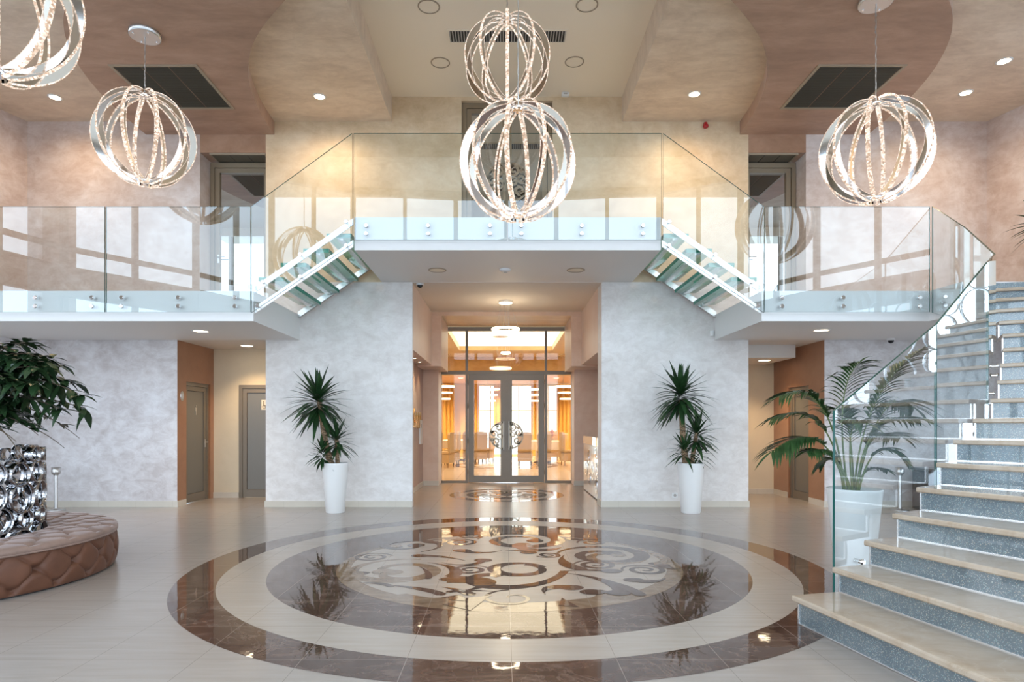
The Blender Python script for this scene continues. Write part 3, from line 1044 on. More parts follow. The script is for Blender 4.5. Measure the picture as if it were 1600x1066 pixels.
# ------------------------------------------------------------------ small wall and ceiling devices
t = thing('alarm_siren', 'small red alarm siren high on the beige wall', 'alarm', (3.2, YW - 0.03, 6.17))
m = MB(); m.lathe([(0.028, 0.03), (0.03, 0.0), (0.042, -0.01), (0.042, -0.04), (0.03, -0.055)], n=20); m.build('beacon', M['red'], t)
m = MB(); m.box(-0.03, 0.03, 0.0, 0.03, -0.03, 0.03); m.build('mount', M['red'], t)
t = thing('ceiling_motion_sensor', 'small white box sensor on the white ceiling by the beige wall', 'sensor', (0.93, 10.15, ZWHITE))
m = MB(); m.bbox(-0.06, 0.06, -0.04, 0.04, -0.06, 0, 0.01); m.build('housing', M['plasticwhite'], t)
m = MB(); m.bbox(-0.03, 0.03, -0.046, -0.038, -0.045, -0.02, 0.004); m.build('lens', M['plasticgrey'], t)
t = thing('smoke_detector', 'white smoke detector under the bridge above the ring pendant', 'smoke detector', (-0.03, 9.42, ZBS))
m = MB(); m.lathe([(0.085, 0), (0.085, -0.015), (0.06, -0.035), (0.03, -0.04)], n=28); m.build('housing', M['plasticwhite'], t)
m = MB(); m.lathe([(0.025, -0.04), (0.02, -0.055)], n=16); m.build('chamber', M['plasticgrey'], t)
for nm, lb, p in (('ceiling_camera', 'white dome camera in the recess ceiling corner', (-1.42, 10.36, ZBS)), ('ceiling_camera', 'white dome camera under the right balcony', (6.1, 10.1, ZS))):
    t = thing(nm, lb, 'camera', p, 'dome cameras')
    m = MB(); m.lathe([(0.06, 0), (0.06, -0.03)], n=24); m.build('base', M['plasticwhite'], t)
    m = MB(); m.lathe([(0.045, -0.03), (0.042, -0.05), (0.028, -0.068), (0.008, -0.075)], n=24); m.build('dome', M['black'], t)
t = thing('wall_lamp_socket', 'small white cylinder fixed to the pier under the right balcony edge', 'detector', (3.30, YW - 0.03, 2.80))
m = MB(); m.lathe([(0.028, -0.045), (0.03, -0.04), (0.03, 0.04), (0.028, 0.045)], n=20); m.build('housing', M['plasticwhite'], t)
m = MB(); m.box(-0.015, 0.015, 0.0, 0.03, -0.02, 0.02); m.build('mount', M['plasticwhite'], t)
t = thing('wall_socket', 'white wall socket low beside the right planter', 'power socket', (2.71, YW - 0.012, 0.19))
m = MB(); m.bbox(-0.045, 0.045, 0, 0.012, -0.045, 0.045, 0.004); m.build('plate', M['plasticwhite'], t)
m = MB(); m.lathe([(0.024, 0.0), (0.024, 0.003)], c=(0, 0, 0), n=20, axis='y'); m.build('outlet', M['plasticgrey'], t)


# ------------------------------------------------------------------ doors
def ornament(t, c, r, y, half=None, th=0.012, name='scroll_medallion'):
    """round bronze scrollwork disc in an XZ plane; half -1/1 keeps one side"""
    mb = MB()

    def fm(u, v, h):
        return (c[0] + u, y + h, c[1] + v)
    lo, hi = (0, 2 * pi)
    if half == -1:
        lo, hi = pi / 2, 3 * pi / 2
    elif half == 1:
        lo, hi = -pi / 2, pi / 2
    pts = [((r - 0.012) * cos(lo + (hi - lo) * k / 40), (r - 0.012) * sin(lo + (hi - lo) * k / 40)) for k in range(41)]
    mb.stroke(pts, [0.016] * 41, fm, 0, th)
    rnd = random.Random(int(r * 1000) + (half or 0))
    specs = []
    for k in range(7):
        a = k * 2 * pi / 7 + 0.3
        specs.append((0.66 * r * cos(a), 0.66 * r * sin(a), r * 0.30, 1.5, a + pi * 0.5, 1 if k % 2 else -1))
    for k in range(4):
        a = k * 2 * pi / 4 + 0.2
        specs.append((0.27 * r * cos(a), 0.27 * r * sin(a), r * 0.24, 1.4, a, -1 if k % 2 else 1))
    for k in range(9):
        a = k * 2 * pi / 9
        specs.append((0.86 * r * cos(a), 0.86 * r * sin(a), r * 0.11, 1.2, a, 1))
    for (u, v, q, tu, ph, hd) in specs:
        if half and (u * half < q * 0.55):
            continue
        pts = spiral_pts(u, v, q, tu, ph, hd, n=26)
        mb.stroke(pts, taper(len(pts), 0.006, 0.02 * r / 0.31, 0.012), fm, 0, th)
    if half:
        mb.box(c[0] + (0 if half > 0 else -0.03), c[0] + (0.03 if half > 0 else 0), y, y + th, c[1] - r, c[1] + r)
    return mb.build(name, M['ornament'], t)


def handle_mb(x, y, z, d, inward):
    m = MB()
    m.box(x - 0.016, x + 0.016, y - 0.008, y, z - 0.09, z + 0.05)
    m.tube([(x, y, z), (x, y - 0.05, z), (x + d * 0.03, y - 0.055, z), (x + d * 0.13, y - 0.055, z)], 0.009, 8)
    return m


# glass front of the dining hall: door and side lights (Y 14.5)
def rect_frame(mb, x0, x1, z0, z1, y0, y1, w, wb=None):
    wb = w if wb is None else wb
    mb.box(x0, x0 + w, y0, y1, z0, z1); mb.box(x1 - w, x1, y0, y1, z0, z1)
    mb.box(x0 + w, x1 - w, y0, y1, z0, z0 + wb); mb.box(x0 + w, x1 - w, y0, y1, z1 - w, z1)


win = bpy.data.objects.new('window_20', None); COL.objects.link(win)
struct(win, 'taupe framed glass front of the dining hall')
m = MB()
for x0, x1 in ((-1.535, -1.475), (-0.93, -0.875), (0.875, 0.93), (1.475, 1.535)):
    m.box(x0, x1, 14.46, 14.56, 0, 3.55)
for x0, x1 in ((-1.475, -0.93), (-0.875, 0.875), (0.93, 1.475)):
    m.box(x0, x1, 14.46, 14.56, 2.47, 2.55); m.box(x0, x1, 14.46, 14.56, 3.46, 3.55)
for x0, x1 in ((-1.475, -0.93), (0.93, 1.475)):
    m.box(x0, x1, 14.46, 14.56, 0.0, 0.05)
m.build('frame', M['greybronze'], win)
for x0, x1, z0, z1 in ((-1.475, -0.93, 0.05, 2.47), (0.93, 1.475, 0.05, 2.47), (-1.475, -0.93, 2.55, 3.46), (-0.875, 0.875, 2.55, 3.46), (0.93, 1.475, 2.55, 3.46)):
    m = MB(); m.box(x0, x1, 14.505, 14.515, z0, z1); m.build('pane', M['clear'], win)
door = bpy.data.objects.new('door_4', None); COL.objects.link(door)
struct(door, 'taupe framed glass double door to the dining hall')
for sgn in (-1, 1):
    xi, xo = 0.001, 0.865
    x0, x1 = (-xo, -xi) if sgn < 0 else (xi, xo)
    m = MB()
    rect_frame(m, x0, x1, 0.012, 2.465, 14.45, 14.53, 0.13, 0.15)
    if sgn < 0:
        m.box(-0.02, 0.02, 14.532, 14.54, 0.012, 2.465)
    lf = m.build('door_leaf', M['greybronze'], door)
    m = MB(); m.box(x0 + .13, x1 - .13, 14.485, 14.495, 0.16, 2.34); m.build('pane', M['clear'], lf)
    ornament(lf, (sgn * 0.075, 1.08), 0.31, 14.42, sgn)
    m = MB(); hx = sgn * 0.06
    m.box(hx - .012, hx + .012, 14.39, 14.41, 0.76, 1.40); m.box(hx - .008, hx + .008, 14.41, 14.45, 0.80, 0.82); m.box(hx - .008, hx + .008, 14.41, 14.45, 1.34, 1.36)
    m.build('pull_handle', M['satin'], lf)
    m = MB()
    for z in (0.25, 0.95, 1.75, 2.3):
        m.lathe([(0.014, -.06), (0.014, .06)], c=(sgn * 0.868, 14.44, z), n=10)
    m.build('hinges', M['bronze'], lf)


# plain doors
def flush_door(nm, label, x0, x1, y, ztop, hx, hd, panel, frame, sign=None, rz=0, loc=(0, 0, 0)):
    d = bpy.data.objects.new(nm, None); COL.objects.link(d)
    struct(d, label)
    d.location = loc; d.rotation_euler = (0, 0, rz)
    m = MB()
    m.box(x0, x0 + .06, y, y + .1, 0, ztop); m.box(x1 - .06, x1, y, y + .1, 0, ztop); m.box(x0 + .06, x1 - .06, y, y + .1, ztop - .06, ztop)
    m.build('frame', frame, d)
    m = MB(); rect_frame(m, x0 + .063, x1 - .063, .01, ztop - .065, y + .015, y + .07, .075, .14)
    m.build('leaf_border', frame, d)
    m = MB(); m.box(x0 + .143, x1 - .143, y + .03, y + .055, .155, ztop - .145)
    m.build('panel', panel, d)
    m = MB(); m.box(x0 + .137, x1 - .137, y + .045, y + .06, .15, ztop - .14); m.build('gasket', M['dark'], d)
    handle_mb(hx, y + .015, 1.02, hd, 1).build('handle', M['steel'], d)
    return d


d1 = flush_door('door_1', 'grey door in the terracotta wall of the left alcove', -0.43, 0.43, 0, 2.05, 0.33, -1, M['doorgrey'], M['greybronze'], rz=R(90), loc=(-5.36, 10.99, 0))
m = MB(); m.lathe([(0.016, 0), (0.016, 0.004)], c=(0.02, 0.026, 1.655), n=14, axis='y')
m.prism_xz([(-0.012, 1.63), (0.052, 1.63), (0.044, 1.56), (0.035, 1.56), (0.033, 1.50), (0.007, 1.50), (0.005, 1.56), (-0.004, 1.56)], 0.024, 0.028)
m.build('pictogram', M['steel'], d1)
d2 = flush_door('door_2', 'grey door at the end of the left alcove, partly behind the pier', -4.86, -3.90, 11.53, 2.05, -4.1, -1, M['doorgrey'], M['greybronze'])
m = MB(); m.box(-4.46, -4.26, 11.55, 11.558, 1.60, 1.78); sg = m.build('sign_plate', M['signcream'], d2)
m = MB()
m.lathe([(0.013, 0), (0.013, 0.003)], c=(-4.420, 11.55, 1.745), n=12, axis='y')
m.prism_xz([(-4.430, 1.73), (-4.413, 1.73), (-4.407, 1.685), (-4.385, 1.685), (-4.370, 1.64), (-4.385, 1.635), (-4.397, 1.668), (-4.425, 1.668)], 11.546, 11.55)
m.torus((-4.410, 11.548, 1.655), 0.03, 0.005, 20, 6, axis='y')
m.build('wheelchair_symbol', M['bronze'], sg)
d3 = flush_door('door_3', 'dark door in the terracotta wall behind the palm', -0.39, 0.39, 0, 2.0, -0.29, 1, M['doorgrey'], M['greybronze'], rz=R(-90), loc=(5.16, 11.18, 0))
t = thing('oval_wall_plaque', 'small oval metal plaque on the terracotta wall beside the left door', 'sign', (-5.33, 10.42, 1.80))
m = MB(); m.lathe([(0.085, 0), (0.085, 0.008), (0.075, 0.012)], n=28, axis='x', sx=1); o = m.build('plate', M['steel'], t); o.scale = (1, 0.62, 1)
m = MB(); m.box(0.011, 0.016, -0.008, 0.008, -0.045, 0.045); m.build('numeral', M['plasticwhite'], t)


# upper doors with mirror glass
def mirror_door(nm, label, x0, x1, y, z0, z1, leaves, hx=None, hd=1):
    d = bpy.data.objects.new(nm, None); COL.objects.link(d)
    struct(d, label)
    m = MB()
    m.box(x0, x0 + .07, y - .06, y + .06, z0, z1); m.box(x1 - .07, x1, y - .06, y + .06, z0, z1); m.box(x0 + .07, x1 - .07, y - .06, y + .06, z1 - .08, z1)
    m.build('frame', M['bronze'], d)
    w = (x1 - x0 - .15) / leaves
    for k in range(leaves):
        a = x0 + .075 + w * k
        m = MB(); rect_frame(m, a, a + w - .005, z0 + .01, z1 - .085, y - .045, y + .03, .075, .10)
        lf = m.build('door_leaf', M['bronze'], d)
        m = MB(); m.box(a + .075, a + w - .08, y - .01, y, z0 + .11, z1 - .16); m.build('pane', M['mirrorglass'], lf)
    m = MB(); m.box(x0, x1, y + .35, y + .37, z0, z1); m.build('dim_room', M['c_brown'], d)
    if hx is not None:
        handle_mb(hx, y - .045, z0 + 1.02, hd, 1).build('handle', M['steel'], d)
    return d


mirror_door('door_5', 'bronze framed glass door onto the left balcony', -4.95, -3.905, 10.66, ZD, 5.70, 1, -4.82, 1)
mirror_door('door_6', 'bronze framed glass door onto the right balcony', 3.905, 4.82, 10.66, ZD, 5.70, 1, 4.02, 1)
d7 = mirror_door('door_7', 'bronze framed glass double door onto the bridge', -0.73, 0.73, 10.40, ZBD, 6.565, 2)
for sgn in (-1, 1):
    ornament(d7, (sgn * 0.03, 5.27), 0.33, 10.33, sgn)

# ------------------------------------------------------------------ balustrades
NB = M['glass'], M['glassedge']


def stud(mb, x, y, z, n=(0, -1, 0), r=0.026, L=0.05):
    n = Vector(n).normalized()
    p = Vector((x, y, z))
    mb.tube([p - n * 0.001, p + n * L], r * 0.62, 12)
    mb.tube([p + n * L, p + n * (L + 0.012), p + n * (L + 0.016)], [r, r, r * 0.8], 14)


def glass_panel(label, poly, y, studs, th=0.02, group='glass balustrade panels', gap=0.045):
    """poly: XZ outline; studs bridge the gap to the slab front at y"""
    t = thing('glass_balustrade_panel', label, 'glass balustrade', (0, 0, 0), group)
    m = MB(); m.prism_xz(poly, y - gap - th, y - gap, 0, 1)
    m.build('pane', list(NB), t)
    for (x, z) in studs:
        m = MB(); stud(m, x, y + 0.006, z, (0, -1, 0), 0.028, gap + th + 0.010)
        m.build('standoff', M['chrome'], t)
    return t


def rc(x0, x1, z0, z1):
    return [(x0, z0), (x1, z0), (x1, z1), (x0, z1)]


zz = (2.885, 2.998)
glass_panel('glass panel at the far left end of the left balcony', rc(-8.2, -5.275, 2.81, 4.19), YB, [(x, z) for x in (-7.9, -7.0, -6.18, -5.44) for z in zz])
glass_panel('glass panel of the left balcony next to the small glass stair', rc(-5.255, -3.365, 2.81, 4.19), YB, [(x, z) for x in (-5.05, -4.31, -3.57) for z in zz])
glass_panel('glass panel on the left half of the middle bridge', rc(-2.015, -0.01, 3.755, 5.15), YB, [(x, z) for x in (-1.85, -1.04, -0.23) for z in (3.835, 3.94)])
glass_panel('glass panel on the right half of the middle bridge', rc(0.01, 2.015, 3.755, 5.15), YB, [(x, z) for x in (0.18, 0.97, 1.77) for z in (3.835, 3.94)])
glass_panel('long glass panel of the right balcony', rc(3.365, 5.525, 2.81, 4.19), YB, [(x, z) for x in (3.59, 4.39, 5.39) for z in zz])

# small glass stairs up to the bridge
for sgn, sd in ((-1, 'left'), (1, 'right')):
    t = thing('glass_stair', 'short flight of green glass treads from the %s balcony up to the bridge' % sd, 'stairs', (0, 0, 0), 'small glass stairs')

    def sx(a):
        return sgn * a
    for k, (xa, xb, z) in enumerate(((3.32, 2.98, 3.30), (3.02, 2.68, 3.49), (2.72, 2.38, 3.68), (2.41, 2.08, 3.88))):
        x0, x1 = sorted((sx(xa), sx(xb)))
        m = MB(); m.prism([(x0, 8.46), (x1, 8.46), (x1, 10.16), (x0, 10.16)], z - 0.055, z, 0, 1)
        tr = m.build('tread', [M['tread'], M['treadedge']], t)
        m = MB(); m.box(x0 + 0.13, x0 + 0.21, 8.5, 10.14, z - 0.075, z - 0.056)
        m.build('support_bar', M['steelw'], tr)
    for (za, zb, y0, y1, h) in ((2.80, 3.69, 8.40, 8.42, 0.085), (3.075, 3.98, 8.40, 8.42, 0.085), (3.04, 3.93, 10.18, 10.24, 0.10)):
        m = MB(); m.prism_xz([(sx(3.352), za), (sx(2.04), zb), (sx(2.04), zb + h), (sx(3.352), za + h)][::sgn], y0, y1)
        m.build('stringer', M['steelw'] if y0 < 9 else M['steel'], t)
    poly = [(sx(3.353), 2.80), (sx(2.035), 3.70), (sx(2.035), 5.15), (sx(3.353), 4.19)][::-sgn]
    glass_panel('sloping glass panel beside the small %s glass stair' % sd, poly, 8.392,
                [(sx(a), z) for a, z in ((2.11, 3.99), (2.71, 3.56), (3.20, 3.20), (2.11, 3.68), (2.71, 3.27), (3.27, 2.89))], gap=0.06)

# ------------------------------------------------------------------ grand stair
P = [(1.934, 4.275), (2.25, 4.36), (2.51, 4.44), (2.775, 4.555), (3.055, 4.73), (3.325, 4.91), (3.60, 5.12), (3.885, 5.30), (4.15, 5.46), (4.36, 5.66), (4.56, 5.89),
     (4.77, 6.13), (4.96, 6.38), (5.13, 6.65), (5.28, 6.92), (5.41, 7.21), (5.51, 7.51), (5.58, 7.82)]
TH = [R(a) for a in (10.3, 12, 16, 20, 25, 28, 32, 36.5, 41, 45, 49, 53, 57, 61, 65, 69, 73, 77)]
WST = 1.9


def ZT(k):
    return 0.195 + 0.1709 * k


stair = thing('staircase', 'curved staircase with cream stone treads and glittering risers at the right', 'stairs', (0, 0, 0))
Pv = [Vector((x, y, 0)) for x, y in P]
Uv = [Vector((sin(a), -cos(a), 0)) for a in TH]
Vv = [Vector((cos(a), sin(a), 0)) for a in TH]
for k in range(18):
    p, u, v = Pv[k], Uv[k], Vv[k]
    z0 = 0.003 if k == 0 else ZT(k - 1)
    z1 = ZT(k) - 0.038
    # riser
    m = MB()
    c = p + u * (WST / 2) + v * 0.02
    m.obox((c.x, c.y, (z0 + z1) / 2), u * (WST / 2), v * 0.012, Vector((0, 0, (z1 - z0) / 2)))
    ri = m.build('riser', M['glitter'], stair)
    m = MB()
    e = p + v * 0.018
    m.obox((e.x, e.y, (z0 + z1) / 2), u * 0.006, v * 0.016, Vector((0, 0, (z1 - z0) / 2)))
    c2_ = p + u * (WST / 2) + v * 0.004
    m.obox((c2_.x, c2_.y, z0 + 0.0035), u * (WST / 2), v * 0.005, Vector((0, 0, 0.0035)))
    m.build('metal_trim', M['steelw'], ri)
    if k < 17:
        q, u2 = Pv[k + 1], Uv[k + 1]
        v2 = Vv[k + 1]
        zt = ZT(k)
        ov = 0.045
        a0 = p - v * ov - u * 0.004
        a1 = p - v * ov + u * (WST + 0.02)
        b1 = q + u2 * (WST + 0.02) + v2 * 0.03
        b0 = q + v2 * 0.03 - u2 * 0.004
        m = MB()
        # nosing rounded: build profile along the front edge
        prof = [(0.006, -0.038), (0.0, -0.030), (0.0, -0.010), (0.003, -0.003), (0.012, 0.0)]
        rows = []
        for dv, dz in prof:
            rows.append((a0 + v * dv + Vector((0, 0, zt + dz)), a1 + v * dv + Vector((0, 0, zt + dz))))
        vs = [r_[0] for r_ in rows] + [r_[1] for r_ in rows] + [b0 + Vector((0, 0, zt)), b1 + Vector((0, 0, zt)), b0 + Vector((0, 0, zt - 0.038)), b1 + Vector((0, 0, zt - 0.038))]
        n_ = len(rows)
        fs = [(i, n_ + i, n_ + i + 1, i + 1) for i in range(n_ - 1)]
        T0, T1_, B0, B1_ = 2 * n_, 2 * n_ + 1, 2 * n_ + 2, 2 * n_ + 3
        fs += [(n_ - 1, 2 * n_ - 1, T1_, T0), (0, B0, B1_, n_), tuple(list(range(n_)) + [T0, B0]), tuple([B1_, T1_] + list(range(2 * n_ - 1, n_ - 1, -1))), (B0, T0, T1_, B1_)]
        m.add(vs, fs)
        m.build('tread', M['stone'], stair)
# twin steel stringers under the steps
for off in (0.35, 1.5):
    m = MB()
    pts = [Pv[k] + Uv[k] * off + Vector((0, 0, max(0.06, ZT(k) - 0.33))) for k in range(1, 18)]
    m.tube(pts, 0.055, 8)
    m.build('stringer', M['steel'], stair)

# stair glass
G = [(2.25, 4.41, 0.10, 1.44), (3.35, 4.985, 0.62, 2.127), (4.24, 5.62, 1.36, 2.78), (4.80, 6.26, 1.86, 3.02), (5.42, 7.53, 2.55, 3.68), (5.56, 8.305, 2.80, 4.19)]
glabels = ['lowest glass panel of the curved staircase, in front of the palm planter', 'second glass panel up the curved staircase', 'narrow third glass panel of the staircase seen edge on',
           'fourth glass panel high on the curved staircase', 'top glass panel joining the staircase to the right balcony']
for i in range(5):
    a, c = G[i], G[i + 1]
    d = Vector((c[0] - a[0], c[1] - a[1], 0)).normalized()
    nl = Vector((-d.y, d.x, 0))
    g0 = Vector((a[0], a[1], 0)) + d * 0.004
    g1 = Vector((c[0], c[1], 0)) - d * 0.004
    t = thing('glass_balustrade_panel', glabels[i], 'glass balustrade', (0, 0, 0), 'staircase glass panels')
    m = MB()
    m.slab([g0 + Vector((0, 0, a[2])), g1 + Vector((0, 0, c[2])), g1 + Vector((0, 0, c[3])), g0 + Vector((0, 0, a[3]))], nl, 0.018, 0, 1)
    m.build('pane', list(NB), t)
    ns = 2
    for j in range(ns):
        f = 0.22 + 0.56 * j
        p = g0.lerp(g1, f)
        zb = a[2] + (c[2] - a[2]) * f
        for dz in (0.06, 0.15):
            m = MB(); stud(m, p.x, p.y, zb + dz, -nl, 0.022, 0.02)
            m.build('standoff', M['chrome'], t)

# ring lattice guarding the outer side of the stair (seen as a reflection in the stair glass)
t = thing('ring_lattice_railing', 'chrome ring lattice along the outer edge of the staircase', 'railing', (0, 0, 0))
rr = random.Random(5)


def ring_mb(c, axis, r, dep, th=0.007, n=36):
    axis = Vector(axis).normalized()
    s1 = axis.cross(Vector((0, 0, 1))).normalized()
    s2 = axis.cross(s1)
    m = MB()
    vs = []
    for (q, h) in ((r, -dep / 2), (r, dep / 2), (r - th, dep / 2), (r - th, -dep / 2)):
        for i in range(n):
            a = 2 * pi * i / n
            vs.append(Vector(c) + (s1 * cos(a) + s2 * sin(a)) * q + axis * h)
    fs = []
    for k in range(4):
        k2 = (k + 1) % 4
        for i in range(n):
            j = (i + 1) % n
            fs.append((k * n + i, k * n + j, k2 * n + j, k2 * n + i))
    m.add(vs, fs, 0, True)
    return m


for k in range(3, 18):
    base = Pv[k] + Uv[k] * (WST + 0.06)
    z = ZT(k) - 0.15
    while z < ZT(k) + 1.1:
        r = rr.choice((0.15, 0.19, 0.24))
        z += r
        ring_mb(base + Vector((0, 0, z)), Uv[k], r, 0.05).build('ring', M['chrome'], t)
        z += r * 0.95

# ------------------------------------------------------------------ chandeliers
def make_chandelier(label, cx, cy, cz, Rd, ztop, rot=0.0, canopy=True, group='sphere chandeliers'):
    t = thing('pendant_chandelier', label, 'chandelier', (cx, cy, cz), group)
    NA, SEG = 10, 44
    wr = 0.125 * Rd
    th = 0.034 * Rd
    for k in range(NA):
        az = rot + 2 * pi * k / NA
        rad = Vector((cos(az), sin(az), 0))
        nn = Vector((-sin(az), cos(az), 0))

        def pt(rad_, f, off):
            return rad * (rad_ * sin(f)) + Vector((0, 0, rad_ * cos(f))) + nn * off
        th0, th1 = R(7), R(173)
        fl_ = MB()
        vs, fs = [], []
        for i in range(SEG + 1):
            f = th0 + (th1 - th0) * i / SEG
            vs += [pt(Rd, f, -th / 2), pt(Rd, f, th / 2), pt(Rd - wr, f, th / 2), pt(Rd - wr, f, -th / 2)]
        for i in range(SEG):
            a = i * 4
            fs += [(a + 1, a + 2, a + 6, a + 5), (a + 3, a, a + 4, a + 7)]
        fl_.add(vs, fs, 0, True)
        hoop = fl_.build('hoop', M['chrome'], t)
        # crystal strips on the outer and inner edges: little faceted stones
        NC = 58
        for (ra, sgn_) in ((Rd, 1), (Rd - wr, -1)):
            cm = MB()
            hw = th * (1.05 if sgn_ > 0 else 0.7)
            bulge = (0.013 if sgn_ > 0 else 0.008) * Rd
            for i in range(NC):
                f0 = th0 + (th1 - th0) * i / NC
                f1 = th0 + (th1 - th0) * (i + 0.93) / NC
                fm_ = (f0 + f1) / 2
                base = [pt(ra, f0, -hw), pt(ra, f0, hw), pt(ra, f1, hw), pt(ra, f1, -hw)]
                top = [pt(ra + sgn_ * bulge, f0 * .75 + f1 * .25, -hw * .55), pt(ra + sgn_ * bulge, f0 * .75 + f1 * .25, hw * .55),
                       pt(ra + sgn_ * bulge, f0 * .25 + f1 * .75, hw * .55), pt(ra + sgn_ * bulge, f0 * .25 + f1 * .75, -hw * .55)]
                cm.add(base + top, [(0, 1, 5, 4), (1, 2, 6, 5), (2, 3, 7, 6), (3, 0, 4, 7), (4, 5, 6, 7)])
            cm.build('outer_crystal_strip' if sgn_ > 0 else 'inner_crystal_strip', M['crystal'], hoop)
    for s_ in (1, -1):
        m = MB(); zc = s_ * (Rd - wr * 0.65)
        m.lathe([(0.125 * Rd, zc - 0.012), (0.13 * Rd, zc), (0.125 * Rd, zc + 0.012)], n=28)
        m.build('hub', M['chrome'], t)
    m = MB()
    top = ztop - cz
    n = 26
    pts = [(0.004 * sin(i * 1.9), 0.004 * cos(i * 1.7), Rd - wr * .6 + (top - Rd + wr * .6) * i / n) for i in range(n + 1)]
    m.tube(pts, 0.0055, 6)
    pts = [(0.007 * sin(i * 2.3 + 1), 0.007 * cos(i * 2.1), Rd - wr * .6 + (top - Rd + wr * .6) * i / n) for i in range(n + 1)]
    m.tube(pts, 0.003, 5)
    m.build('cord', M['steel'], t)
    if canopy:
        m = MB(); m.lathe([(0.175, top), (0.175, top - 0.045), (0.165, top - 0.05)], n=40); cp = m.build('canopy', M['steel'], t)
        m = MB()
        for i in range(4):
            a = pi / 4 + i * pi / 2
            m.lathe([(0.012, top - 0.051), (0.010, top - 0.062)], c=(0.13 * cos(a), 0.13 * sin(a), 0), n=10)
        m.build('canopy_screws', M['chrome'], cp)
    return t


make_chandelier('lit ring sphere chandelier hanging at the left from the brown ceiling', -4.34, 7.6, 4.76, 0.555, ZBROWN, R(90 - 30))
make_chandelier('lit ring sphere chandelier hanging at the right before the pink wall', 4.05, 7.0, 4.35, 0.565, ZBROWN, R(90 + 30 + 4))
make_chandelier('lower and nearer of the two lit ring spheres at the centre', 0.09, 6.1, 3.86, 0.555, ZWHITE, R(6))
make_chandelier('upper and farther of the two lit ring spheres at the centre', -0.01, 7.3, 5.52, 0.50, ZWHITE, R(18))
make_chandelier('nearest lit ring sphere chandelier, cut by the top left corner', -3.80, 4.7, 4.46, 0.56, 7.8, R(20))

# ring pendant in the recess
t = thing('ring_pendant_lamp', 'tiered glowing ring pendant hanging in the recess before the glass doors', 'pendant lamp', (-0.02, 11.8, 0))
m = MB(); m.lathe([(0.13, ZBS), (0.13, ZBS - 0.05)], n=32); m.build('canopy', M['steelw'], t)
m = MB(); m.lathe([(0.12, ZBS - 0.05), (0.115, ZBS - 0.056)], n=32, cap0=False); m.build('canopy_light', M['pendring'], t)
m = MB()
for (rr_, z) in ((0.25, 3.10), (0.16, 2.86), (0.08, 2.66)):
    for i in range(3):
        a = 2 * pi * i / 3 + rr_ * 7
        m.tube([(rr_ * .98 * cos(a), rr_ * .98 * sin(a), z + .02), (0.08 * cos(a), 0.08 * sin(a), ZBS - .05)], 0.0022, 5)
m.build('wires', M['steel'], t)
for (rr_, z) in ((0.26, 3.10), (0.165, 2.86), (0.085, 2.66)):
    m = MB(); m.lathe([(rr_, -0.017), (rr_, 0.017), (rr_ - 0.04, 0.017), (rr_ - 0.04, -0.017), (rr_, -0.017)], c=(0, 0, z), n=40, cap0=False, cap1=False)
    m.build('light_ring', M['pendring'], t)

# ------------------------------------------------------------------ planters
def make_pot(t, rt, rb, h):
    m = MB()
    m.lathe([(rb - .01, 0), (rb, 0.012), (rt * .985, h - 0.03), (rt, h - 0.01), (rt - .004, h), (rt - .016, h), (rt - .02, h - .03), (rt - .022, h - .08)], n=48, cap1=False)
    m.build('pot', M['potwhite'], t)
    m = MB(); m.lathe([(rt - .021, h - .035), (rt * .5, h - .028)], n=30, cap0=False)
    m.build('soil', M['soil'], t)


def rosette(mb, c, n, L, w, rnd, zmin=-0.55, zmax=1.0, droop=0.36):
    c = Vector(c)
    for i in range(n):
        el = zmin + (zmax - zmin) * ((i + rnd.random()) / n)
        az = i * 2.39996 + rnd.uniform(-.3, .3)
        d = Vector((cos(az) * sqrt(max(0, 1 - min(1, el * el))), sin(az) * sqrt(max(0, 1 - min(1, el * el))), el))
        l = L * rnd.uniform(0.75, 1.08) * (1.0 if el > -.2 else 0.9)
        mb.blade(c + d * 0.02 + Vector((0, 0, -0.10 * (1 - el))), d, l, w * rnd.uniform(.8, 1.15), droop * rnd.uniform(.4, 1.4) * (1.2 - abs(el)), 0, 5)


rnd = random.Random(3)


def yucca(label, x, y, rt, rb, h, trunks, heads, group):
    t = thing('potted_yucca', label, 'potted plant', (x, y, 0), group)
    make_pot(t, rt, rb, h)
    for pts, r0, r1 in trunks:
        m = MB()
        bz = bezier(*pts, 14)
        m.tube(bz, [r0 + (r1 - r0) * i / 14 + 0.002 * (i % 2) for i in range(15)], 12)
        m.build('trunk', M['bark'], t)
    for c, n, L, w, zmin in heads:
        m = MB(); rosette(m, c, n, L, w, rnd, zmin)
        m.build('foliage', M['yucca'], t)
    return t


def yp(px, py, cx, cy, dy=0.0):
    p = at(px, py, cy + dy)
    return (p.x - cx, dy, p.z)


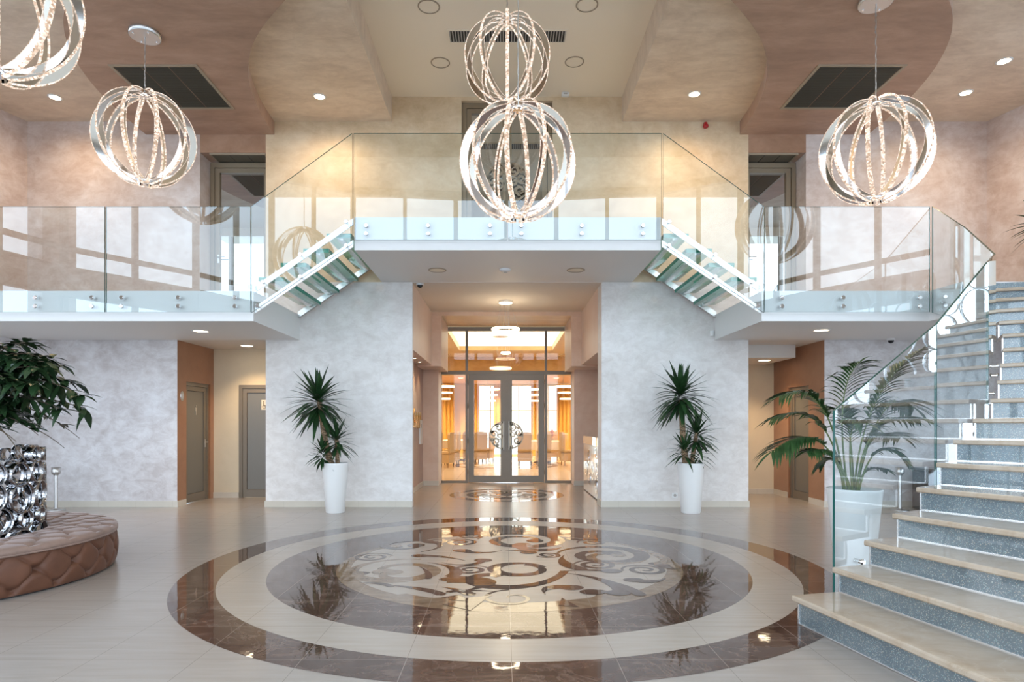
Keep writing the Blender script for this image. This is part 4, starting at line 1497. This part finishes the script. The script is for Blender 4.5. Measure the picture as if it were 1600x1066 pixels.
CX, CY = -2.61, 9.65
yucca('tall yucca in a white tapered planter before the left pier', CX, CY, 0.195, 0.14, 0.755,
      [((yp(518, 728, CX, CY), yp(508, 700, CX, CY), yp(505, 665, CX, CY), yp(499, 628, CX, CY)), 0.052, 0.036),
       ((yp(528, 728, CX, CY, .04), yp(527, 715, CX, CY, .04), yp(526, 700, CX, CY, .04), yp(526, 685, CX, CY, .04)), 0.034, 0.028)],
      [(yp(497, 622, CX, CY), 92, 0.58, 0.074, -0.85), (yp(526, 683, CX, CY, .02), 50, 0.37, 0.06, -0.6), (yp(503, 703, CX, CY, -.08), 38, 0.28, 0.05, -0.6)], 'yuccas in white planters')
CX, CY = 2.78, 9.62
yucca('tall yucca in a white tapered planter before the right pier', CX, CY, 0.197, 0.145, 0.755,
      [((yp(1072, 728, CX, CY), yp(1068, 700, CX, CY), yp(1066, 665, CX, CY), yp(1064, 625, CX, CY)), 0.050, 0.040),
       ((yp(1081, 728, CX, CY, .03), yp(1083, 705, CX, CY, .03), yp(1086, 690, CX, CY, .03), yp(1089, 676, CX, CY, .03)), 0.036, 0.028)],
      [(yp(1063, 612, CX, CY), 92, 0.55, 0.074, -0.75), (yp(1089, 675, CX, CY, .02), 54, 0.43, 0.06, -0.6), (yp(1070, 700, CX, CY, -.09), 32, 0.34, 0.05, -0.4), (yp(1092, 705, CX, CY, .05), 24, 0.26, 0.036, -0.5)], 'yuccas in white planters')

ldg = yucca('potted plant on the upper landing, only leaf tips showing at the right edge', 7.36, 8.75, 0.17, 0.13, 0.55,
            [(((0, 0, .5), (0, 0, .7), (0, 0, .9), (0, 0, 1.02)), 0.03, 0.025)], [((0, 0, 1.05), 46, 0.44, 0.05, -0.5)], 'landing plants')
ldg.location.z = ZD
# palm
PX, PY = 3.125, 5.75
pt_ = thing('potted_palm', 'palm with long feathery fronds in a white planter behind the stair glass', 'potted plant', (PX, PY, 0))
make_pot(pt_, 0.23, 0.155, 0.765)
rnd = random.Random(11)


def frond(p0, p1, p2, llen, nl, ww=0.03, start=0.40, twist=0.0):
    """arching stem p0-p1-p2 (world) with drooping leaflets; parented to the palm"""
    off = Vector((PX, PY, 0))
    p0, p1, p2 = Vector(p0) - off, Vector(p1) - off, Vector(p2) - off
    N_ = 20
    pts = [p0 * (1 - s) ** 2 + p1 * (2 * s * (1 - s)) + p2 * s * s for s in [i / N_ for i in range(N_ + 1)]]
    m = MB(); m.tube(pts, [0.0095 * (1 - 0.8 * i / N_) for i in range(N_ + 1)], 6)
    st = m.build('frond_stem', M['palmstem'], pt_)
    m = MB()
    for i in range(nl):
        s = start + (1 - start) * (i + .5) / nl
        p = p0 * (1 - s) ** 2 + p1 * (2 * s * (1 - s)) + p2 * s * s
        tg = ((p1 - p0) * (1 - s) + (p2 - p1) * s).normalized()
        sd = tg.cross(Vector((0, 0, 1)))
        if sd.length < .1:
            sd = Vector((1, 0, 0))
        sd.normalize()
        l = llen * (0.55 + 0.75 * sin(pi * min(1, 0.12 + 0.85 * (s - start) / (1 - start)))) * rnd.uniform(.9, 1.1)
        for e in (-1, 1):
            d = tg * 0.75 + sd * e * 0.8 + Vector((0, 0, 0.12))
            m.blade(p, d, l, ww, 0.45 * rnd.uniform(.7, 1.3), 0, 5, 0.35)
    m.blade(pts[-1], (pts[-1] - pts[-3]), llen * .8, ww, .3, 0, 4)
    m.build('leaflets', M['palm'], st)


base_z = 0.74
for (bx, mx, my, tx, ty, dY, dYm, ll, nl) in (
        (1322, 1290, 640, 1206, 706, -.25, -.1, 0.26, 15),
        (1318, 1300, 620, 1212, 652, 0.15, .1, 0.26, 15),
        (1320, 1300, 585, 1222, 618, -.05, 0, 0.27, 15),
        (1325, 1300, 600, 1343, 567, 0.25, .1, 0.30, 15),
        (1335, 1345, 610, 1440, 546, 0.10, .1, 0.30, 17),
        (1338, 1375, 590, 1428, 637, 0.30, .2, 0.30, 17),
        (1340, 1345, 640, 1432, 655, -.15, -.1, 0.28, 15),
        (1338, 1350, 655, 1408, 683, 0.25, .1, 0.26, 14),
        (1342, 1360, 680, 1405, 712, -.20, -.1, 0.22, 13),
        (1328, 1305, 690, 1262, 705, -.30, -.2, 0.20, 12),
        (1330, 1310, 700, 1285, 725, 0.10, 0, 0.16, 11),
        (1332, 1320, 650, 1345, 660, -.35, -.2, 0.30, 14),
        (1334, 1330, 640, 1310, 640, 0.35, .2, 0.28, 14),
        (1336, 1350, 720, 1385, 735, 0.0, 0, 0.12, 6)):
    p0 = at(bx, 765, PY + dYm * .3); p0.z = base_z
    frond(p0, at(mx, my, PY + dYm), at(tx, ty, PY + dY), ll, int(nl * 1.25), 0.040)
for x in (1318, 1333, 1341):
    pass

# ------------------------------------------------------------------ ottoman with ring sculpture and tree
OX, OY = -5.07, 5.55
RO, RI = 1.42, 0.86
t = thing('round_ottoman', 'large round tufted brown velvet ottoman at the left', 'ottoman', (OX, OY, 0))


def tuft(s, v, w, h):
    a, c = s / w + v / h, s / w - v / h
    da, dc = abs(a - round(a)), abs(c - round(c))
    crease = math.exp(-min(da, dc) / 0.045) * 0.026
    button = math.exp(-(da * da + dc * dc) / 0.022) * 0.05
    return -(crease + button)


NU, NV = 900, 30
w_, h_ = 2 * pi * RO / 26, 0.30
m = MB()
vs, fs = [], []
for j in range(NV + 1):
    v = j / NV
    z = 0.015 + 0.315 * v
    bul = 0.030 * sin(pi * v) ** 0.6
    for i in range(NU):
        a = 2 * pi * i / NU
        env = min(1.0, 6 * v, 8 * (1 - v) + 0.0)
        r = RO - 0.03 + bul + tuft(a * RO, z - 0.045, w_, h_) * max(0, env)
        vs.append((r * cos(a), r * sin(a), z))
for j in range(NV):
    for i in range(NU):
        k = (i + 1) % NU
        fs.append((j * NU + i, j * NU + k, (j + 1) * NU + k, (j + 1) * NU + i))
m.add(vs, fs, 0, True)
m.build('tufted_side', M['velvet'], t)
m = MB(); m.torus((0, 0, 0.332), RO - 0.012, 0.008, 120, 6); m.build('piping', M['velvet_lit'], t)
m = MB()
prof = [(RO - 0.016, 0.335), (RO - 0.006, 0.352), (RO - 0.012, 0.372), (RO - 0.035, 0.388)]
NR = 26
for k in range(1, NR + 1):
    q = k / NR
    prof.append((RO - 0.035 - (RO - 0.035 - RI) * q, 0.392 + 0.016 * sin(pi * q)))
prof += [(RI - 0.01, 0.37), (RI - 0.012, 0.2)]
NU = 420
vs, fs = [], []
for (r, z) in prof:
    for i in range(NU):
        a = 2 * pi * i / NU
        dz = 0.0
        if z > 0.385:
            edge = min(1.0, (r - RI) / 0.05, (RO - 0.02 - r) / 0.05)
            dz = tuft(a * 1.14, r, 1.14 * 2 * pi / 26, 0.30) * max(0, edge) * 1.1
        vs.append((r * cos(a), r * sin(a), z + dz))
for j in range(len(prof) - 1):
    for i in range(NU):
        k = (i + 1) % NU
        fs.append((j * NU + i, j * NU + k, (j + 1) * NU + k, (j + 1) * NU + i))
m.add(vs, fs, 0, True)
m.build('tufted_top', M['velvet_lit'], t)
m = MB(); m.lathe([(RO - 0.06, 0.0), (RO - 0.06, 0.02)], n=64); m.build('plinth', M['dark'], t)

t = thing('ring_sculpture', 'chrome planter screen of welded rings rising from the middle of the ottoman', 'sculpture', (OX, OY, 0))
RC = 0.79
rr = random.Random(21)
rows = [(0.29, 0.15), (0.52, 0.11), (0.72, 0.13), (0.915, 0.10), (1.06, 0.075)]
for ri_, (z, r) in enumerate(rows):
    n = int(2 * pi * RC / (2 * r * 1.08))
    for i in range(n):
        a = 2 * pi * i / n + ri_ * 0.37
        q = r * rr.choice((0.72, 0.9, 1.0, 1.06))
        zq = z + rr.uniform(-.02, .02)
        if ri_ == 4 and rr.random() < 0.35:
            continue
        ring_mb((RC * cos(a), RC * sin(a), zq), (cos(a), sin(a), 0), q, 0.085, 0.006).build('ring', M['sculptchrome'], t)
m = MB(); m.lathe([(RC - 0.06, 0.03), (RC - 0.06, 0.05)], n=48); m.build('base_plate', M['black'], t)

t = thing('potted_tree', 'leafy dark green tree growing from the middle of the ottoman', 'potted tree', (OX, OY, 0))
m = MB(); m.lathe([(0.30, 0.053), (0.40, 0.40), (0.40, 0.42), (0.37, 0.42), (0.36, 0.38)], n=36, cap1=False); m.build('pot', M['black'], t)
m = MB(); m.lathe([(0.36, 0.385), (0.1, 0.40)], n=30, cap0=False); m.build('soil', M['soil'], t)
m = MB(); m.tube(bezier((0, 0, .38), (.03, 0, .8), (-.02, .02, 1.2), (0, 0, 1.75), 12), [0.045 - .0015 * i for i in range(13)], 10); m.build('trunk', M['twig'], t)
rnd = random.Random(9)
tips = []
for (px, py, Y) in ((132, 640, 5.5), (118, 600, 5.6), (128, 618, 5.35), (80, 560, 5.5), (55, 540, 5.7), (40, 535, 5.3), (95, 640, 5.2), (60, 680, 5.3), (25, 690, 5.1), (70, 610, 5.7), (20, 560, 5.5), (45, 600, 5.1), (10, 640, 5.3), (100, 620, 5.8), (30, 650, 5.6), (5, 590, 5.0), (62, 575, 5.2), (85, 600, 5.45)):
    tips.append(at(px, py, Y) - Vector((OX, OY, 0)))
for i in range(16):
    tips.append(at(rnd.uniform(-30, 85), rnd.uniform(560, 655), rnd.uniform(4.9, 5.9)) - Vector((OX, OY, 0)))
for i in range(46):
    a = rnd.uniform(0.35, 2 * pi - 0.35)
    q = rnd.uniform(0.5, 1.3)
    tips.append(Vector((q * cos(a), q * sin(a), 1.75 + rnd.uniform(-.5, .55) - .25 * q)))
mb_, ml = MB(), MB()
for tp in tips:
    s = Vector((0, 0, rnd.uniform(1.15, 1.7)))
    mid = s.lerp(tp, 0.5) + Vector((0, 0, 0.22))
    bz = bezier(s, s.lerp(mid, .6) + Vector((0, 0, .1)), mid.lerp(tp, .5) + Vector((0, 0, .08)), tp, 12)
    mb_.tube(bz, [0.010 - .0006 * k for k in range(13)], 5)
    for k in range(4, 13):
        p = Vector(bz[k])
        for _ in range(4):
            az = rnd.uniform(0, 2 * pi)
            d = Vector((cos(az), sin(az), rnd.uniform(-1.1, 0.25)))
            d += (tp - s).normalized() * 0.7
            if p.z < 1.43:
                d.z = abs(d.z) * .3
            if p.z < 1.30:
                continue
            ml.blade(p, d, rnd.uniform(.12, .185), rnd.uniform(.056, .078), 0.3, 0, 4, .2)
mb_.build('branches', M['twig'], t)
ml.build('foliage', M['ficus'], t)


# ------------------------------------------------------------------ ashtray stands, bin
def stand(label, x, y):
    t = thing('ashtray_stand', label, 'ashtray stand', (x, y, 0), 'steel ashtray stands')
    m = MB(); m.lathe([(0.13, 0), (0.13, 0.008), (0.04, 0.015), (0.03, 0.03)], n=28); m.build('foot', M['steel'], t)
    m = MB(); m.lathe([(0.026, 0.02), (0.026, 0.555)], n=18); m.build('post', M['steel'], t)
    m = MB(); m.lathe([(0.03, 0.545), (0.062, 0.575), (0.065, 0.58), (0.065, 0.67), (0.058, 0.67), (0.056, 0.63)], n=26); m.build('cup', M['steel'], t)


stand('slim steel ashtray stand behind the brown ottoman', -7.02, 9.89)
stand('slim steel ashtray stand behind the stair glass', 6.11, 9.89)
t = thing('litter_bin', 'dark cabinet bin against the wall behind the stairs', 'bin', (6.75, 9.85, 0))
m = MB(); m.bbox(-0.32, 0.32, -0.25, 0.25, 0, 0.62, 0.015); m.build('body', M['black'], t)
m = MB(); m.bbox(-0.34, 0.34, -0.27, 0.27, 0.622, 0.66, 0.012); m.build('lid', M['black'], t)

# ------------------------------------------------------------------ reception desk in the right niche
t = thing('reception_desk', 'glossy pale reception desk with silver scroll decor in the right niche', 'desk', (0, 0, 0))
m = MB(); m.bbox(1.58, 2.15, 10.85, 13.05, 0.01, 0.95, 0.01); m.build('body', M['deskwhite'], t)
m = MB()
for k, (yy, z, r) in enumerate(((11.1, .55, .24), (11.25, .25, .15), (11.3, .78, .13), (11.7, .5, .2), (12.1, .3, .14), (12.2, .7, .16), (12.6, .5, .18))):
    pts = spiral_pts(yy, z, r, 1.6, k, 1 if k % 2 else -1)
    m.stroke(pts, taper(len(pts), .01, .035, .015), lambda u, v, h: (1.579 - h, u, v), 0, .006)
m.build('scroll_decor', M['chrome'], t)
t = thing('glass_display_case', 'clear glass case on top of the reception desk', 'display case', (0, 0, 0.951))
m = MB(); m.prism([(1.57, 10.86), (1.95, 10.86), (1.95, 13.0), (1.57, 13.0)], 0.0, 0.15); m.build('glass_box', M['clearbox'], t)
m = MB(); m.box(1.60, 1.9, 11.6, 12.4, 0.02, 0.08); m.build('gold_tray', M['gold'], t)

# sign and panel on the left niche wall
t = thing('wall_lettering', 'gold script lettering on the terracotta niche wall', 'sign', (-1.815, 12.9, 1.42))
for k, yo in enumerate((-0.62, -0.30, 0.0, 0.30)):
    m = MB()
    fmx = lambda u, v, h: (0.004 + h, u, v)
    if k == 0:
        pts = bezier((yo - .1, .2), (yo - .3, .1), (yo - .15, -.2), (yo + .12, -.12), 14) + bezier((yo + .12, -.12), (yo + .25, 0), (yo - .1, .05), (yo + .12, .22), 10)[1:]
    else:
        pts = bezier((yo - .14, .14), (yo - .1, -.25), (yo - .02, -.22), (yo, .08), 10) + bezier((yo, .08), (yo + .03, -.25), (yo + .12, -.2), (yo + .15, .16), 10)[1:]
    m.stroke(pts, [0.018] * len(pts), fmx, 0, .02)
    m.build('letter', M['gold'], t)
t = thing('wall_control_panel', 'slim pale control panel on the terracotta niche wall', 'panel', (-1.815, 13.35, 1.2))
m = MB(); m.box(0, .03, -.16, .16, -.28, .22); m.build('housing', M['plasticwhite'], t)
m = MB(); m.box(.03, .034, -.12, -.05, .06, .14); m.build('screen', M['black'], t)

# ------------------------------------------------------------------ dining hall beyond the doors
wall('wall_left', [(-7.2, -7.0, 14.6, 27, 0, 3.7)], M['goldlit'], 'left wall of the dining hall')
wall('wall_right', [(7.0, 7.2, 14.6, 27, 0, 3.7)], M['goldlit'], 'right wall of the dining hall')
wall('wall_back', [(-7.2, -1.9, 14.5, 14.6, 0, 3.7), (2.3, 7.2, 14.5, 14.6, 0, 3.7), (-1.9, -1.53, 14.56, 14.6, 0, 3.7), (1.53, 2.3, 14.56, 14.6, 0, 3.7), (-1.53, 1.53, 14.57, 14.6, 3.55, 3.7)], M['goldlit'], 'inner front wall of the dining hall')
mb = MB()
mb.box(-7.2, -1.45, 14.6, 27, 3.6, 3.75); mb.box(1.45, 7.2, 14.6, 27, 3.6, 3.75); mb.box(-1.45, 1.45, 19.6, 27, 3.6, 3.75); mb.box(-1.45, 1.45, 14.6, 15.0, 3.6, 3.75)
mb.box(-1.45, -1.43, 15, 19.6, 3.6, 3.85); mb.box(1.43, 1.45, 15, 19.6, 3.6, 3.85)
struct(mb.build('ceiling', M['goldlit']), 'warm ceiling of the dining hall')
mb = MB(); mb.box(-7.0, 7.0, 21.5, 21.7, 2.98, 3.6)
struct(mb.build('wall_bulkhead', M['goldlit']), 'bulkhead across the dining hall ceiling')
mb = MB(); mb.box(-7.0, 7.0, 21.7, 26.2, 2.98, 3.05)
struct(mb.build('ceiling', M['orangewall']), 'low orange ceiling at the back of the dining hall')
t = thing('ceiling_light_panel', 'large glowing ceiling light panel of the dining hall', 'ceiling light', (0, 17.3, 3.78))
m = MB(); m.box(-1.43, 1.43, -2.3, 2.3, 0, 0.04); m.build('diffuser', M['tray'], t)
m = MB(); m.box(-1.43, 1.43, -2.3, 2.3, 0.045, 0.07); m.build('backplate', M['plasticwhite'], t)
for (x0, x1, lb) in ((-1.10, -0.86, 'small square window'), (-0.75, 0.72, 'long slot')):
    pass
# back windows
win = bpy.data.objects.new('window_21', None); COL.objects.link(win)
struct(win, 'tall bright windows at the back of the dining hall')
m = MB()
for x in (-7, -5.2, -3.6, -2.0, -0.62, 0.55, 1.75, 3.4, 5.2, 6.9):
    m.box(x - .025, x + .025, 26.2, 26.28, 0, 2.98)
m.box(-7, 7, 26.205, 26.275, 0, .08); m.box(-7, 7, 26.205, 26.275, 1.87, 1.91); m.box(-7, 7, 26.205, 26.275, 2.9, 3.0)
m.build('frame', M['winframe'], win)
wall('wall_back', [(-2.55, -1.25, 26.0, 26.18, 0, 2.98), (-7, -4.2, 26.0, 26.18, 0, 2.98), (4.2, 7, 26.0, 26.18, 0, 2.98)], M['goldlit'], 'solid bays of the dining hall back wall')


def curtain(label, x0, x1, y, z0, z1):
    m = MB()
    n = int((x1 - x0) / 0.02)
    vs = []
    for i in range(n + 1):
        x = x0 + (x1 - x0) * i / n
        yy = y + 0.05 * sin(x * 42)
        vs += [(x, yy, z0), (x, yy, z1), (x, yy + .01, z0), (x, yy + .01, z1)]
    fs = []
    for i in range(n):
        a = 4 * i
        fs += [(a, a + 4, a + 5, a + 1), (a + 2, a + 3, a + 7, a + 6)]
    fs += [(0, 1, 3, 2), (4 * n, 4 * n + 2, 4 * n + 3, 4 * n + 1)]
    m.add(vs, fs, 0, True)
    tag(m.build('curtain', M['curtain']), label, 'curtain', 'gold curtains of the dining hall')


curtain('gold curtain seen through the left side pane', -2.75, -2.05, 25.7, 0.02, 2.95)
curtain('gold curtain at the left edge of the left door pane', -1.32, -1.05, 25.7, 0.02, 2.95)
curtain('short gold curtain beside the left half of the door medallion', -0.48, -0.12, 25.7, 1.3, 2.95)
curtain('wide gold curtain seen through the right door leaf', 1.02, 1.62, 25.7, 0.02, 2.95)
curtain('gold curtain seen through the right side pane', 2.05, 2.65, 25.7, 0.02, 2.95)

# dining chairs
ch = thing('dining_chair', '', 'chair', (0, 0, 0))
m = MB(); m.bbox(-.23, .23, -.23, .24, .40, .49, .02); m.build('seat', M['creamfabric'], ch)
m = MB(); m.prism_xz([(-.22, .46), (.22, .46), (.235, 1.0), (.20, 1.06), (.0, 1.08), (-.20, 1.06), (-.235, 1.0)], .20, .27); m.build('backrest', M['creamfabric'], ch)
m = MB(); m.box(-.225, .225, -.225, .235, .14, .40); m.build('skirt', M['creamfabric'], ch)
for sx_ in (-1, 1):
    for sy_ in (-1, 1):
        m = MB(); m.tube([(sx_ * .20, sy_ * .20, .0), (sx_ * .19, sy_ * .19, .2)], [.012, .02], 8); m.build('leg', M['twig'], ch)
spots = [((-1.88, 19.6), 250, 'cream high-backed dining chair nearest the viewer in the left side pane'),
         ((-1.78, 20.9), 265, 'cream dining chair just behind the nearest one in the left side pane'),
         ((-2.45, 22.2), 190, 'cream dining chair far back in the left side pane by the curtain'),
         ((-1.25, 22.1), 180, 'cream dining chair by the left edge of the left door leaf'),
         ((-0.92, 21.5), 200, 'cream dining chair seen through the left door leaf, nearer one'),
         ((-0.70, 22.3), 250, 'cream dining chair seen through the left door leaf, next to the bright floor'),
         ((0.62, 20.6), 175, 'pale dining chair seen through the right door leaf, left one'),
         ((1.22, 20.7), 185, 'pale dining chair seen through the right door leaf, by its hinge'),
         ((2.05, 20.6), 100, 'pale dining chair in the right side pane, near the frame'),
         ((1.75, 23.3), 10, 'pale dining chair far back in the right side pane')]
for i, ((x, y), rz, lb) in enumerate(spots):
    if i == 0:
        ch.location = (x, y, 0); ch.rotation_euler = (0, 0, R(rz)); ch['label'] = lb; ch['group'] = 'dining chairs behind the glass doors'
    else:
        copy_tree(ch, lb, 'dining chairs behind the glass doors', (x, y, 0), R(rz))
for i, (x, y, lb) in enumerate(((-1.75, 23.3, 'round dining table with cloth behind the left panes'), (1.25, 22.0, 'round dining table with cloth behind the right door leaf'))):
    t = thing('dining_table', lb, 'table', (x, y, 0), 'dining tables behind the glass doors')
    m = MB()
    vs, n = [], 48
    m.lathe([(.62, .755), (.66, .75), (.665, .72), (.64, .45)], n=48, cap0=False, cap1=False)
    m.lathe([(.62, .755), (.01, .757)], n=48, cap0=False)
    m.build('tablecloth_top', M['cloth'], t)
    m = MB(); m.lathe([(.28, 0), (.27, .03), (.06, .06), (.05, .7), (.3, .74)], n=24); m.build('pedestal', M['twig'], t)
t = thing('flower_vase', 'vase of pinkish flowers on the dining table at the right', 'vase of flowers', (1.60, 21.9, .758))
m = MB(); m.lathe([(.04, 0), (.06, .05), (.03, .15), (.035, .2)], n=18); m.build('vase', M['clearbox'], t)
m = MB()
rosette(m, (0, 0, .25), 30, .22, .06, random.Random(2), -.1, 1.0)
m.build('flowers', princ('pink_petal', (.55, .25, .18), .7), t)
for i, (x, y, z, lb) in enumerate(((-2.0, 20.6, 2.35, 'stacked light rings seen through the left side pane'), (-0.15, 17.6, 2.70, 'glowing tiered ring chandelier just above the door transom'),
                                   (-0.55, 22.3, 2.35, 'flat ring lamps seen through the left door leaf'), (0.95, 22.3, 2.35, 'flat ring lamps seen through the right door leaf'), (1.95, 20.6, 2.35, 'ring lamps seen through the right side pane'))):
    t = thing('ring_chandelier', lb, 'chandelier', (x, y, 0), 'ring chandeliers of the dining hall')
    ztop = 3.78 if i == 1 else (3.6 if y < 21.5 else 2.98)
    spec = ((.30, z + .18), (.2, z)) if i == 1 else ((.34, z + .2), (.27, z), (.2, z - .2))
    for (r, zz_) in spec:
        m = MB(); m.lathe([(r, -.025), (r, .025), (r - .025, .025), (r - .025, -.025), (r, -.025)], c=(0, 0, zz_), n=36, cap0=False, cap1=False); m.build('light_ring', M['ledring'], t)
    m = MB()
    for k in range(3):
        a = 2 * pi * k / 3
        m.tube([(.19 * cos(a), .19 * sin(a), z - (.2 if i != 1 else 0)), (.19 * cos(a), .19 * sin(a), ztop - .02)], .003, 5)
    m.build('wires', M['steel'], t)
    m = MB(); m.lathe([(.22, ztop), (.22, ztop - .03)], n=28); m.build('canopy', M['steelw'], t)
md3 = thing('floor_medallion', 'round dark marble inlay on the dining hall floor', 'floor inlay', (0, 0, 0))
m = MB(); disc(m, (0, 20.6), 1.7, .0012, 90, 1.5); m.build('outer_ring', M['marble'], md3)
m = MB(); disc(m, (0, 20.6), 1.2, .0012, 90, 1.05); m.build('inner_ring', M['marble'], md3)


# ------------------------------------------------------------------ lights
def area(name, loc, rot, sx_, sy_, power, col, portal=False):
    l = bpy.data.lights.new(name, 'AREA')
    l.shape = 'RECTANGLE'
    l.size, l.size_y = sx_, sy_
    l.energy = power
    l.color = col
    o = bpy.data.objects.new(name, l)
    COL.objects.link(o)
    o.location = loc
    o.rotation_euler = rot
    if portal:
        l.cycles.is_portal = True
    return o


for i in range(len(FV) - 1):
    a, c = Vector((*FV[i], 0)), Vector((*FV[i + 1], 0))
    mid = (a + c) / 2
    d = (c - a).normalized()
    inward = Vector((-d.y, d.x, 0))
    rz = atan2(inward.y, inward.x) - pi / 2
    area('sky_portal', (mid.x - inward.x * .12, mid.y - inward.y * .12, 3.9), (R(90), 0, rz), (c - a).length, 7.7, 1, (1, 1, 1), True)
area('sky_portal', (0, 26.4, 1.5), (R(-90), 0, 0), 14, 3.0, 1, (1, 1, 1), True)


for (x, y, z) in ((-2.6, 16.5, 3.6), (2.6, 16.5, 3.6), (-2.8, 19.0, 3.6), (2.8, 19.0, 3.6), (-1.6, 22.6, 2.98), (0.1, 22.9, 2.98), (1.8, 22.6, 2.98), (-3.2, 24.4, 2.98), (3.2, 24.4, 2.98), (0.0, 24.6, 2.98)):  # added lamps that give the dining hall its golden light
    downlight(x, y, z, 'added downlight warming the dining hall beyond the glass front', 520, 0.09, True, 'added dining hall downlights', 0.7, 140)

W = bpy.data.worlds.new('daylight'); SC.world = W
W.use_nodes = True
nt = W.node_tree; N = nt.nodes; L = nt.links
N.clear()
out = N.new('ShaderNodeOutputWorld'); bg = N.new('ShaderNodeBackground')
tc = N.new('ShaderNodeTexCoord'); sp = N.new('ShaderNodeSeparateXYZ')
L.new(tc.outputs['Generated'], sp.inputs[0])
cl = noise(N, L, tc.outputs['Generated'], 2.2, 5, .6, .5)
mr = N.new('ShaderNodeMapRange'); L.new(sp.outputs[2], mr.inputs[0]); mr.inputs[1].default_value = 0; mr.inputs[2].default_value = 0.9
sky = ramp(N, L, mr.outputs[0], [(0.0, (0.76, 0.88, 1.0)), (1.0, (0.50, 0.72, 1.0))])
cm = N.new('ShaderNodeMapRange'); L.new(cl.outputs[0], cm.inputs[0]); cm.inputs[1].default_value = .45; cm.inputs[2].default_value = .65; cm.inputs[4].default_value = .45
L.new(mixc(N, L, cm.outputs[0], sky, (0.95, 0.98, 1.0)), bg.inputs[0])
bg.inputs[1].default_value = 4.6
L.new(bg.outputs[0], out.inputs[0])

# ------------------------------------------------------------------ camera
cam = bpy.data.cameras.new('camera')
co = bpy.data.objects.new('camera', cam); COL.objects.link(co)
co.location = (CAMX, 0, CAMZ)
co.rotation_euler = (R(90), 0, 0)
cam.sensor_width = 36
cam.sensor_fit = 'HORIZONTAL'
cam.lens = 36 * F / 1600
cam.shift_x = (800 - VX) / 1600
cam.shift_y = (VY - 533) / 1600
cam.clip_start = 0.05
cam.clip_end = 300
SC.camera = co
vs_ = SC.view_settings
vs_.view_transform = 'Standard'
vs_.look = 'None'
vs_.gamma = 1
vs_.exposure = 0.0
vs_.use_curve_mapping = False
cy = SC.cycles
cy.max_bounces = 10
cy.diffuse_bounces = 5
cy.glossy_bounces = 5
cy.transmission_bounces = 6
cy.transparent_max_bounces = 24
cy.caustics_reflective = False
cy.caustics_refractive = False
cy.sample_clamp_indirect = 6
cy.use_denoising = True
